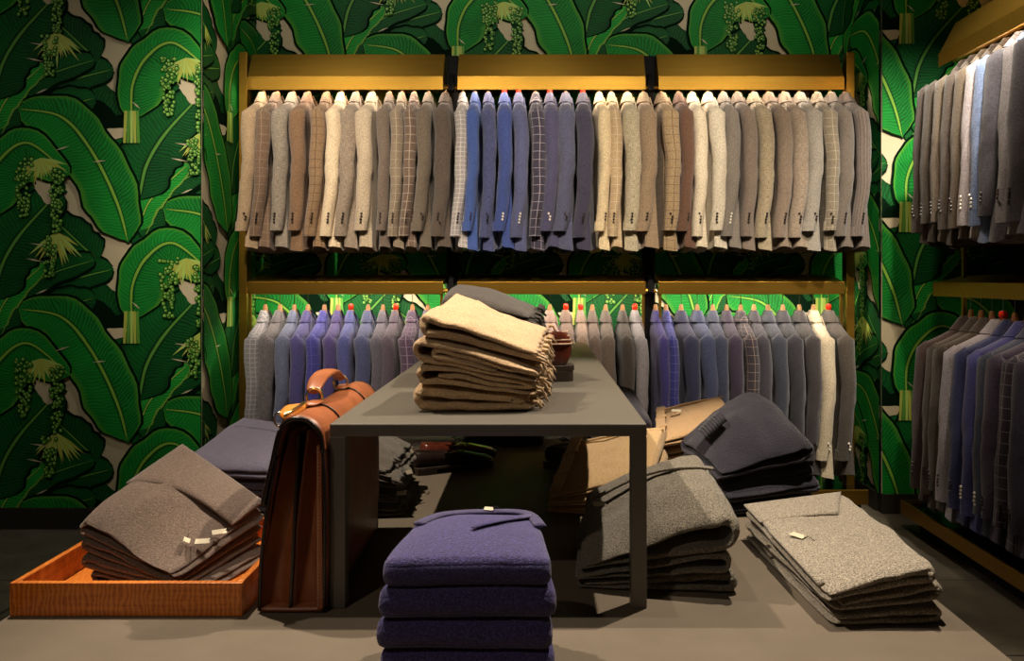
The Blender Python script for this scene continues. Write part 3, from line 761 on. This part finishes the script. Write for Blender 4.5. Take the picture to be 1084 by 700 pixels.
def price_tag(parent, p, rz, tilt=.3, s=1.0, mat=WHITE):
    bm = bx(-.014 * s, .014 * s, -.0065 * s, .0065 * s, 0, .0008)
    for v in bm.verts: v.co = Matrix.Rotation(rz, 4, 'Z') @ Matrix.Rotation(tilt, 4, 'X') @ v.co + Vector(p)
    o = obj('price_tag', bm, mat, parent); o['label'] = 'small cream price tag'
    bm = bmesh.new(); v = Vector(p)
    d = Matrix.Rotation(rz, 3, 'Z') @ Vector((1, 0, 0))
    tube(bm, [v + d * .012 * s + Vector((0, 0, .002)), v + d * .022 * s + Vector((0, .006, .004)), v + d * .034 * s + Vector((0, -.002, .0015))], .0006, 5)
    obj('tag_cord', bm, THREAD, parent, True)
def pile(name, labels, cat, group, mat, z0, q, hts, n, kind, along='x', flip=False, seed=1, jit=.008, bulge=.012, wr=.0022, shift=None, fracs=None, ragged=0, mats=None, nv=34, pillow=.35):
    """n garments one upon another; labels bottom to top; every garment a top-level object"""
    r = random.Random(seed); out = []
    fr = fracs or [i / n for i in range(n + 1)]
    for i in range(n):
        f0, f1 = fr[i], fr[i + 1]
        dx, dy = r.uniform(-jit, jit), r.uniform(-jit, jit)
        sx, sy = (shift[i] if shift else (0, 0)); g = r.uniform(-.004, .004)
        cx = sum(c[0] for c in q) / 4; cy = sum(c[1] for c in q) / 4; ang = r.uniform(-.03, .03) * (jit / .008)
        Q = []
        for c in q:
            x, y = c[0] - cx, c[1] - cy
            Q.append((cx + x * cos(ang) - y * sin(ang) + dx + sx + (g if x > 0 else -g), cy + x * sin(ang) + y * cos(ang) + dy + sy))
        zb = [h * f0 + .0012 * i for h in hts]; zt = [h * f1 - .0003 + .0012 * i for h in hts]
        mp0 = fold_map([(a - Q[0][0], b - Q[0][1]) for a, b in Q], [z - 0 for z in zb], zt, flip, along, (bulge * f0, bulge * f1))
        org = Vector((Q[0][0], Q[0][1], z0))
        w = math.dist(Q[0], Q[1]) if along == 'x' else math.dist(Q[0], Q[3])
        L = math.dist(Q[0], Q[3]) if along == 'x' else math.dist(Q[0], Q[1])
        h = sum(hts) / 4 * (f1 - f0)
        k = kind[i % len(kind)] if isinstance(kind, (list, tuple)) else kind
        m = mats[i] if mats else mat
        lab = labels[i] if isinstance(labels, (list, tuple)) else labels
        o = cloth(name, m, k, (w, L, h), mp0, seed * 10 + i, wr=wr if i < n - 1 else wr * 1.2, ragged=ragged, nv=nv, pillow=pillow)
        o.location = org; tag(o, lab, cat, group)
        out.append((o, mp0, org))
    return out
def stack_labels(desc, where, n):
    if n == 1: return [f'{desc}, {where}']
    if n == 2: return [f'{desc}, bottom one of the pair {where}', f'{desc}, top one of the pair {where}']
    L = [f'{desc}, bottom of the stack {where}']
    for i in range(1, n - 1): L.append(f'{desc}, {ordinal(n - i)} from the top {where}')
    return L + [f'{desc}, top of the stack {where}']

BROWNK = fabric((106, 90, 79), 'speckle', None, .22, 420)
p = pile('folded_sweater', stack_labels('folded grey-brown knit sweater', 'in the wooden tray', 4), 'sweater', 'grey-brown sweaters stacked in the wooden tray', BROWNK, ZT + .012,
     [(-.915, 1.61), (-.675, 1.53), (-.60, 1.79), (-.82, 1.86)], [.128, .05, .11, .225], 4, ['loop', 'book', 'loop', 'open'], 'x', True, 11, .010, .03, wr=.004, pillow=.25,
     shift=[(.02, -.002), (-.006, 0), (-.012, 0), (0, 0)], fracs=[0, .22, .44, .68, 1])
o, mp, org = p[-1]
patch('waist_band', BROWNK, mp, [(.02, .60), (.99, .42), (.99, .99), (.02, .99)], .005, o)
for (s, t, rz) in ((.04, .30, .2), (.02, .46, .5), (.12, .22, 1.9)): price_tag(o, mp(s, t, 1.0) + Vector((0, 0, .006)), rz, .5)
BLUEG = fabric((84, 80, 98), 'speckle', None, .2, 420)
p = pile('folded_sweater', stack_labels('folded dusty blue-grey sweater', 'behind the wooden tray', 4), 'sweater', 'blue-grey sweaters stacked behind the tray', BLUEG, ZT,
     [(-.90, 2.0), (-.57, 1.98), (-.57, 2.34), (-.86, 2.36)], [.16, .15, .17, .215], 4, 'book', 'x', True, 12, .01, .02)
o, mp, org = p[-1]
patch('neck_band', BLUEG, mp, [(.05, .55), (.95, .75), (.95, .98), (.05, .98)], .004, o)
GREYD = fabric((108, 101, 88), 'speckle', None, .42, 320)
p = pile('folded_trousers', stack_labels('folded speckled grey wool trousers', 'beside the right riser leg', 3), 'trousers', 'speckled grey trousers beside the right riser leg', GREYD, ZT,
     [(.085, 1.62), (.40, 1.575), (.39, 1.93), (.11, 1.97)], [.062, .170, .215, .140], 3, ['loop', 'open', 'open'], 'x', False, 13, .012, .035, fracs=[0, .26, .52, 1], wr=.004, pillow=.2)
o, mp, org = p[-1]
patch('side_seam', GREYD, mp, [(.02, .55), (.98, .62), (.98, .66), (.02, .59)], .0025, o)
price_tag(o, mp(.12, .45, 1.0) + Vector((0, 0, .004)), .4, .4)
TAN = fabric((190, 158, 112), 'plain', None, .2, 420)
p = pile('folded_trousers', stack_labels('folded tan wool trousers', 'under the riser', 3), 'trousers', 'tan trousers stacked under the riser', TAN, ZT,
     [(.03, 2.14), (.30, 2.06), (.40, 2.40), (.12, 2.50)], [.045, .13, .185, .13], 3, 'loop', 'x', False, 14, .012, .015)
o, mp, org = p[-1]
patch('side_seam', TAN, mp, [(.02, .80), (.98, .86), (.98, .89), (.02, .83)], .0025, o)
patch('waist_band', TAN, mp, [(.0, .03), (.13, .03), (.13, .97), (.0, .97)], .004, o)
for t in (.25, .6): patch('belt_loop', TAN, mp, [(-.01, t), (.15, t), (.15, t + .05), (-.01, t + .05)], .007, o, 6)
NAVY = fabric((34, 32, 44), 'speckle', None, .2, 320)
p = pile('folded_sweater', stack_labels('folded dark navy knit sweater', 'right of the riser', 4), 'sweater', 'dark navy sweaters stacked right of the riser', NAVY, ZT,
     [(.475, 2.10), (.75, 2.16), (.66, 2.45), (.405, 2.33)], [.135, .20, .30, .205], 4, ['loop', 'book', 'loop', 'open'], 'x', False, 15, .012, .05, wr=.005, fracs=[0, .22, .42, .62, 1], pillow=.5)
o, mp, org = p[-1]
# ribbed cuff turned out over the front left corner
bm = bmesh.new()
for k in range(9):
    s0 = .06 + k * .026
    tube(bm, [mp(s0, t_, 1.0) + Vector((0, 0, .005 + .004 * sin((t_ - .42) * 16))) for t_ in (.42, .46, .50, .55, .60)], .0048, 6)
oo = obj('ribbed_cuff', bm, NAVY, o, True)
LGREY = fabric((140, 131, 116), 'speckle', None, .42, 320)
p = pile('folded_trousers', stack_labels('folded light grey melange trousers', 'at the table\'s right edge', 3), 'trousers', 'light grey trousers at the right edge of the table', LGREY, ZT,
     [(.535, 1.44), (.745, 1.455), (.755, 1.98), (.50, 1.93)], [.062, .108, .10, .08], 3, ['loop', 'loop', 'book'], 'x', False, 16, .012, .008, wr=.0035, pillow=.2)
o, mp, org = p[-1]
patch('hem_fold', LGREY, mp, [(.0, .74), (.70, .66), (.98, .99), (.0, .99)], .003, o)
patch('waist_band', LGREY, mp, [(.0, .06), (.06, .06), (.06, .62), (.0, .62)], .003, o)
price_tag(o, mp(.17, .48, 1.0) + Vector((0, 0, .005)), -1.0, .15, 1.25)
BLUE = fabric((60, 54, 104), 'speckle', None, .34, 420)
p = pile('folded_sweater', stack_labels('folded indigo V-neck sweater', 'at the table\'s front', 5), 'sweater', 'indigo sweaters stacked at the front of the table', BLUE, ZT,
     [(-.228, 1.15), (.026, 1.15), (.006, 1.39), (-.200, 1.39)], [.218, .218, .214, .210], 5, 'book', 'y', True, 17, .003, .016, wr=.0012, pillow=.12)
o, mp, org = p[-1]
DBLUE = fabric((48, 42, 76), 'stripe', (62, 56, 96), .3, 620)
# the raised V-neck rib
bm = bmesh.new()
def ontop(s, t, u=.004): return mp(s, t, 1.0) + Vector((0, 0, u))
tube(bm, [ontop(.62, .50), ontop(.45, .66), ontop(.28, .82), ontop(.14, .95)], [.002, .0045, .005, .005], 8, (2.0, .5)); obj('neck_rib', bm, BLUE, o, True)
bm = bmesh.new(); tube(bm, crom([tuple(ontop(*q_)) for q_ in ((.34, .06), (.14, .18), (.03, .38), (.0, .60), (.04, .80), (.14, .93), (.40, .985))], 30), .0055, 8, (1.9, .6))
obj('collar_rib', bm, DBLUE, o, True)
price_tag(o, ontop(.01, .58, .009), -.25, .5, .6)

BEIGE_F = fabric((188, 158, 120), 'speckle', None, .18, 300)
p = pile('folded_sweater', stack_labels('folded beige fleece garment', 'on the riser\'s front', 4), 'sweater', 'beige garments stacked on the front of the riser', BEIGE_F, ZR,
     [(-.250, 1.645), (.0, 1.655), (.030, 1.93), (-.20, 1.95)], [.205, .122, .165, .235], 4, ['loop', 'spiral', 'roll', 'loop'], 'x', True, 18, .010, .012, wr=.005, pillow=.1, fracs=[0, .27, .50, .76, 1], ragged=.02)
o, mp, org = p[-1]
bm = bmesh.new()
for q_, (oo, m2, og) in enumerate(p):
    bm = bmesh.new()
    for k in range(11):
        t_ = RND.uniform(.06, .94); a = m2(.0, t_, .5); c_ = RND.uniform(.2, .9)
        a = m2(.01, t_, c_)
        tube(bm, [a, a + Vector((.012, 0, -.002)), a + Vector((.016 + RND.uniform(0, .008), RND.uniform(-.004, .004), -.012 - RND.uniform(0, .008)))], [.0055, RND.uniform(.003, .006), .0018], 6)
    f_ = obj('fringe', bm, BEIGE_F, oo, True); f_['kind'] = 'stuff'
CHARF = fabric((66, 60, 54), 'speckle', None, .2, 330)
p = pile('folded_sweater', stack_labels('folded charcoal fleece garment', 'on the riser behind the beige stack', 4), 'sweater', 'charcoal garments stacked behind the beige stack', CHARF, ZR,
     [(-.235, 2.02), (.005, 2.02), (.02, 2.3), (-.235, 2.3)], [.235, .19, .205, .262], 4, ['loop', 'spiral', 'loop', 'loop'], 'x', True, 19, .01, .02, ragged=.02)
for q_, (oo, m2, og) in enumerate(p):
    bm = bmesh.new()
    for k in range(12):
        t_ = .06 + k * .075; a = m2(.01, t_, RND.uniform(.2, .9))
        tube(bm, [a, a + Vector((.012, 0, -.004)), a + Vector((.018 + RND.uniform(0, .006), RND.uniform(-.004, .004), -.016))], [.006, .0055, .003], 6)
    f_ = obj('fringe', bm, CHARF, oo, True); f_['kind'] = 'stuff'
CHAR2 = fabric((92, 84, 72), 'plain', None, .3, 430)
p = pile('folded_trousers', stack_labels('crumpled khaki-grey trousers', 'behind the briefcase', 4), 'trousers', 'khaki-grey trousers stacked behind the briefcase', CHAR2, ZT,
     [(-.56, 2.09), (-.372, 2.09), (-.358, 2.40), (-.56, 2.42)], [.20, .13, .14, .22], 4, ['loop', 'spiral', 'roll', 'loop'], 'x', True, 20, .014, .01, wr=.006, ragged=.02)
o, mp, org = p[-1]
for i_, (zz, rz) in enumerate(((1, .3), (0, .8), (1, 1.5))): price_tag(p[i_ + 1][0], p[i_ + 1][1](.01, .12 + .3 * i_, .6) + Vector((.012, 0, 0)), rz, 1.0, .9)
BEI2 = fabric((184, 150, 108), 'plain', None, .2, 420)
p = pile('folded_trousers', stack_labels('folded camel trousers', 'behind the navy stack', 3), 'trousers', 'camel trousers stacked behind the navy stack', BEI2, ZT,
     [(.37, 2.52), (.64, 2.52), (.66, 2.84), (.42, 2.86)], [.125, .19, .21, .165], 3, 'loop', 'x', False, 21, .012, .012)
o, mp, org = p[-1]
patch('waist_band', BEI2, mp, [(.0, .03), (.12, .03), (.12, .97), (.0, .97)], .004, o)
for t in (.2, .5, .8): patch('belt_loop', BEI2, mp, [(-.01, t), (.14, t), (.14, t + .05), (-.01, t + .05)], .008, o, 6)
patch('side_seam', BEI2, mp, [(.10, .80), (.98, .90), (.98, .93), (.10, .83)], .0025, o)
price_tag(o, mp(.28, .55, 1.0) + Vector((0, 0, .006)), -.5, .4, 1.2)
NAV2 = fabric((38, 36, 50), 'plain', None, .2, 420)
p = pile('folded_trousers', stack_labels('folded navy trousers', 'behind the riser\'s right side', 3), 'trousers', 'navy trousers behind the right side of the riser', NAV2, ZT,
     [(.225, 2.56), (.365, 2.56), (.355, 2.98), (.225, 2.98)], [.19, .185, .22, .235], 3, 'book', 'x', False, 22, .004, .006)
p = pile('folded_sweater', stack_labels('folded black sweater', 'at the far end under the riser', 2), 'sweater', 'black sweaters under the far end of the riser', fabric((38, 34, 36), 'plain', None, .2, 420), ZT,
     [(-.275, 2.98), (.02, 2.98), (.02, 3.26), (-.275, 3.26)], [.06, .055, .07, .075], 2, 'book', 'y', True, 23, .006, .008)

# ------------------------------------------------------------------ wooden tray
tray = thing('wooden_tray', 'orange-brown curly wood tray at the table\'s left edge', 'tray', (-.76, 1.69, ZT))
HX, HY, TH = .215, .205, .062
obj('tray_base', bx(-HX + .013, HX - .013, -HY + .013, HY - .013, 0.0, .010), WOOD, tray)
for nm, a in (('front_side', (-HX, HX, -HY, -HY + .013, 0, TH)), ('back_side', (-HX, HX, HY - .013, HY, 0, TH)), ('left_side', (-HX, -HX + .013, -HY + .013, HY - .013, 0, TH)), ('right_side', (HX - .013, HX, -HY + .013, HY - .013, 0, TH))):
    obj(nm, bx(*a), WOOD, tray, bevel=.0012)

# ------------------------------------------------------------------ briefcase (origin at its base; long axis y)
bc = thing('leather_briefcase', 'brown leather flap briefcase with brass rings, standing left of the riser', 'briefcase', (-.456, 1.5, ZT + .002))
LN = .50
def slab(name, pts, thick, y0, y1, mat, n=40, wob=.0):
    """sheet following a curve in x,z, extruded on y"""
    cl = crom(pts, n); bm = bmesh.new(); NY = 14; R = []
    for j in range(NY + 1):
        y = lerp(y0, y1, j / NY); ring = []
        for sd in (1, -1):
            for i in (range(n) if sd > 0 else range(n - 1, -1, -1)):
                a, b = cl[max(i - 1, 0)], cl[min(i + 1, n - 1)]
                dx, dz = b[0] - a[0], b[1] - a[1]; ln = math.hypot(dx, dz) or 1
                wv = wob * noise.noise(Vector((cl[i][0] * 8, y * 7, cl[i][1] * 8)))
                ring.append(bm.verts.new((cl[i][0] - dz / ln * (thick / 2 * sd + wv), y, cl[i][1] + dx / ln * (thick / 2 * sd + wv))))
        R.append(ring)
    m = 2 * n
    for j in range(NY):
        for i in range(m): bm.faces.new((R[j][i], R[j][(i + 1) % m], R[j + 1][(i + 1) % m], R[j + 1][i]))
    for rg in (R[0], R[-1]):
        for i in range(n - 1): bm.faces.new((rg[i], rg[i + 1], rg[m - 2 - i], rg[m - 1 - i]))
    bmesh.ops.recalc_face_normals(bm, faces=bm.faces)
    return obj(name, bm, mat, bc, True)
back_curve = [(.058, .003), (.060, .10), (.060, .20), (.057, .29), (.052, .325)]
slab('back_panel', back_curve, .005, 0, LN, LEATHER, 30, .003)
flap_curve = [(.058, .300), (.052, .335), (.030, .358), (.004, .362), (-.016, .350), (-.026, .325), (-.036, .28), (-.048, .23), (-.053, .205)]
flap = slab('flap', flap_curve, .006, -.004, LN + .004, LEATHER, 40, .0015)
front_curve = [(-.062, .003), (-.058, .10), (-.046, .20), (-.030, .29)]
slab('front_panel', front_curve, .005, .0, LN, LEATHER, 30, .002)
slab('bottom_panel', [(-.062, .004), (0, .003), (.058, .004)], .006, .0, LN, LEATHER, 12)
# accordion gussets at both ends: folds run top to bottom
for y0, sg in ((.004, 1), (LN - .004, -1)):
    bm = bmesh.new(); R = []
    NZ = 22; NX = 25
    for k in range(NZ + 1):
        z = lerp(.004, .335, k / NZ); row = []
        xl = crom(front_curve + [(-.012, .345)], 40)[int(k / NZ * 39)][0] + .003; xr = .054
        for i in range(NX):
            u = i / (NX - 1)
            depth = (.012 + .050 * abs(sin(u * pi * 2)) ** .8 + .008 * noise.noise(Vector((u * 4, z * 9, 0)))) * (.45 + .55 * k / NZ)
            row.append((lerp(xl, xr, u), y0 + sg * depth, z))
        R.append(row)
    V = [[bm.verts.new(p) for p in r] for r in R]; W = [[bm.verts.new((p[0], p[1] + sg * .004, p[2])) for p in r] for r in R]
    for k in range(NZ):
        for i in range(NX - 1):
            bm.faces.new((V[k][i], V[k][i + 1], V[k + 1][i + 1], V[k + 1][i])); bm.faces.new((W[k][i], W[k + 1][i], W[k + 1][i + 1], W[k][i + 1]))
    bmesh.ops.recalc_face_normals(bm, faces=bm.faces)
    obj('gusset', bm, LEATHER, bc, True)
# divider in the middle of the case
obj('divider', prism([(-.008, .006), (-.003, .006), (.012, .33), (.007, .33)], 'y', .002, LN - .002), DARKLEATHER, bc, bevel=.001)
# dark bound edges
for y in (-.005, LN + .005):
    bm = bmesh.new(); tube(bm, [(p[0], y, p[1]) for p in crom(flap_curve, 40)], .0048, 8); o = obj('edge_binding', bm, DARKLEATHER, flap, True); o['label'] = 'black bound flap edge'
bm = bmesh.new(); tube(bm, [(-.053, y, .203) for y in (-.004, .1, .3, LN + .004)], .0045, 8); obj('edge_binding', bm, DARKLEATHER, flap, True)
for y in (.0, LN):
    bm = bmesh.new(); tube(bm, [(p[0], y, p[1]) for p in crom(back_curve, 30)], .0036, 6); obj('edge_binding', bm, DARKLEATHER, bc, True)
    bm = bmesh.new(); tube(bm, [(p[0], y, p[1]) for p in crom(front_curve, 30)], .0036, 6); obj('edge_binding', bm, DARKLEATHER, bc, True)
# top straps wrapped over, handle, rings
def off_curve(c, d): 
    cl = crom(c, 40); out = []
    for i in range(40):
        a, b = cl[max(i - 1, 0)], cl[min(i + 1, 39)]; dx, dz = b[0] - a[0], b[1] - a[1]; ln = math.hypot(dx, dz)
        out.append((cl[i][0] + dz / ln * -d, cl[i][1] - dx / ln * -d))
    return out
oc = off_curve(flap_curve, .0045)
if oc[15][1] < crom(flap_curve, 40)[15][1]: oc = off_curve(flap_curve, -.0045)
for y in (.135, .375):
    bm = bmesh.new(); pts = [(p[0], y, p[1]) for p in oc[2:26]]
    tube(bm, pts, .0022, 6, (1, 1)); st = obj('strap_cord', bm, DARKLEATHER, bc, True)
    bm = bmesh.new(); tube(bm, [(.004, y - .028, .369), (.004, y - .01, .371), (.004, y + .02, .371), (.004, y + .032, .369)], [.006, .014, .014, .008], 10, (1.15, .22)); obj('handle_tab', bm, LEATHER, bc, True)
for y in (.155, .375):
    bm = bmesh.new(); tube(bm, [(-.002 + .0165 * cos(a), y, .380 + .0165 * sin(a)) for a in [2 * pi * k / 20 for k in range(20)]], .0026, 8, None, True); obj('ring', bm, GOLD, bc, True)
bm = bmesh.new(); hp = crom([(-.004, .155, .388), (-.006, .172, .398), (-.008, .215, .411), (-.008, .265, .416), (-.008, .315, .412), (-.006, .358, .399), (-.004, .375, .388)], 24)
tube(bm, hp, [.010 + .008 * sin(pi * i / 23) for i in range(24)], 10, (1.2, .4)); obj('handle', bm, LEATHER, bc, True)
# tan front strap with buckle on the flap's upper face
bm = bmesh.new(); tube(bm, [(-.018, .02, .358), (-.024, .05, .362), (-.026, .09, .364), (-.022, .13, .362), (-.012, .16, .362)], [.006, .018, .021, .016, .006], 12, (1, .5)); tb_ = obj('side_strap', bm, TANLEATHER, bc, True); tb_['label'] = 'tan strap bulging over the flap'
bm = bmesh.new(); tube(bm, [(-.014, .0, .366), (-.010, .05, .372), (-.006, .10, .376)], .0032, 8); obj('buckle_bar', bm, GOLD, bc, True)
bm = bmesh.new(); tube(bm, [(-.040 + .009 * cos(a), .045, .352 + .013 * sin(a)) for a in [2 * pi * k / 16 for k in range(16)]], .0022, 6, None, True); obj('buckle', bm, STEEL, bc, True)
# stitching down the right of the near gusset
bm = bmesh.new()
for k in range(44): box(bm, .0475, .0485, -.0035, -.0025, .012 + k * .0068, .016 + k * .0068)
for v in bm.verts: v.co.y += .0
o = obj('stitching', bm, WHITE, bc); 
bm = prism([(.046, .006), (.0575, .006), (.055, .318), (.0455, .31)], 'y', -.003, .004); obj('edge_strip', bm, LEATHER, bc, bevel=.001)

# ------------------------------------------------------------------ shoes
def shoe(loc, rz, mat, label, group=None, woven=False, s=1.0):
    t = thing('leather_shoe', label, 'shoe', loc, rz, group)
    if woven: t.scale = (1.25, 1, 1.6)
    # length along +y is the toe; y = 0 is the heel
    st = [(0.0, .020, .055, .012), (.006, .030, .072, .010), (.03, .035, .076, .008), (.07, .035, .066, .008), (.11, .036, .064, .008), (.15, .042, .052, .008), (.19, .047, .042, .008), (.23, .045, .032, .008), (.26, .034, .024, .008), (.276, .016, .016, .009)]
    rings = []
    for (y, hw, top, bot) in st:
        ring = []
        for k in range(20):
            a = 2 * pi * k / 20
            x = hw * (abs(cos(a)) ** .7) * (1 if cos(a) > 0 else -1) * (1 if sin(a) < .2 else 1 - .35 * max(0, sin(a)))
            zc = (top + bot) / 2; z = zc + (top - bot) / 2 * (abs(sin(a)) ** .8) * (1 if sin(a) > 0 else -1)
            ring.append((x * s, y * s, (z + .012) * s))
        rings.append(ring)
    bm = bmesh.new(); R = [[bm.verts.new(p) for p in r] for r in rings]
    for i in range(len(R) - 1):
        for k in range(20): bm.faces.new((R[i][k], R[i][(k + 1) % 20], R[i + 1][(k + 1) % 20], R[i + 1][k]))
    bm.faces.new(R[0]); bm.faces.new(R[-1])
    # sink the foot opening
    for i in range(2, 5):
        for k in range(3, 8): R[i][k].co.z -= .03 * s
    bmesh.ops.recalc_face_normals(bm, faces=bm.faces)
    u = obj('upper', bm, mat, t, True); md = u.modifiers.new('s', 'SUBSURF'); md.levels = 2; md.render_levels = 2
    def out(g): return [((hw + g) * s, y * s) for (y, hw, _, _) in st] + [(-(hw + g) * s, y * s) for (y, hw, _, _) in reversed(st)]
    obj('sole', prism(out(.004), 'z', .016 * s, .024 * s), SOLE, t, bevel=.001)
    hl = [(x, y) for x, y in out(.002) if y < .09 * s]; obj('heel', prism(hl, 'z', 0, .016 * s), SOLE, t, bevel=.001)
    obj('fore_sole', prism([(x, y) for x, y in out(.002) if y > .12 * s], 'z', .0005, .016 * s), SOLE, t, bevel=.001)
    if woven:
        for k in range(4):
            bm = bmesh.new(); zz = .048 + .008 * k
            pts = crom([(x * (1 - .06 * k) * s, (y + .003 * k) * s, (.044 + .0058 * k) * s + .012 * s) for x, y in ((-.034, .030), (-.0285, .008), (-.018, .0), (0, -.001), (.018, .0), (.0285, .008), (.034, .030))], 16)
            tube(bm, pts, .0013 * s, 6); o = obj('piping', bm, simple('pale_piping', (190, 160, 130), .5) if k == 0 else bpy.data.materials['pale_piping'], t, True)
    else:
        for k in range(4):
            bm = bmesh.new(); y = (.12 + .016 * k) * s; z = (.076 - .006 * k) * s
            tube(bm, [(-.018 * s, y, z), (0, y + .004, z + .006 * s), (.018 * s, y, z)], .0018 * s, 6); obj('lace', bm, THREAD, t, True)
    return t
shoe((.056, 2.13, ZR), radians(14), SHOELEATHER, 'oxblood leather shoe, heel forward, on the riser right of the beige stack', 'oxblood shoes on the riser', True, 1.12)
shoe((-.395, 2.56, ZT), radians(-62), SHOEBLACK, 'dark leather shoe lying nearer of the pair under the riser\'s left side', 'dark shoes under the left side of the riser')
shoe((-.385, 2.68, ZT), radians(-58), SHOELEATHER, 'dark red-brown shoe, farther of the pair under the riser\'s left side', 'dark shoes under the left side of the riser')
shoe((.05, 2.62, ZT), radians(-20), SHOEBLACK, 'black leather shoe behind the tan trousers under the riser, left of two', 'black shoes behind the tan trousers')
shoe((.14, 2.66, ZT), radians(-14), SHOEBLACK, 'black leather shoe behind the tan trousers under the riser, right of two', 'black shoes behind the tan trousers')
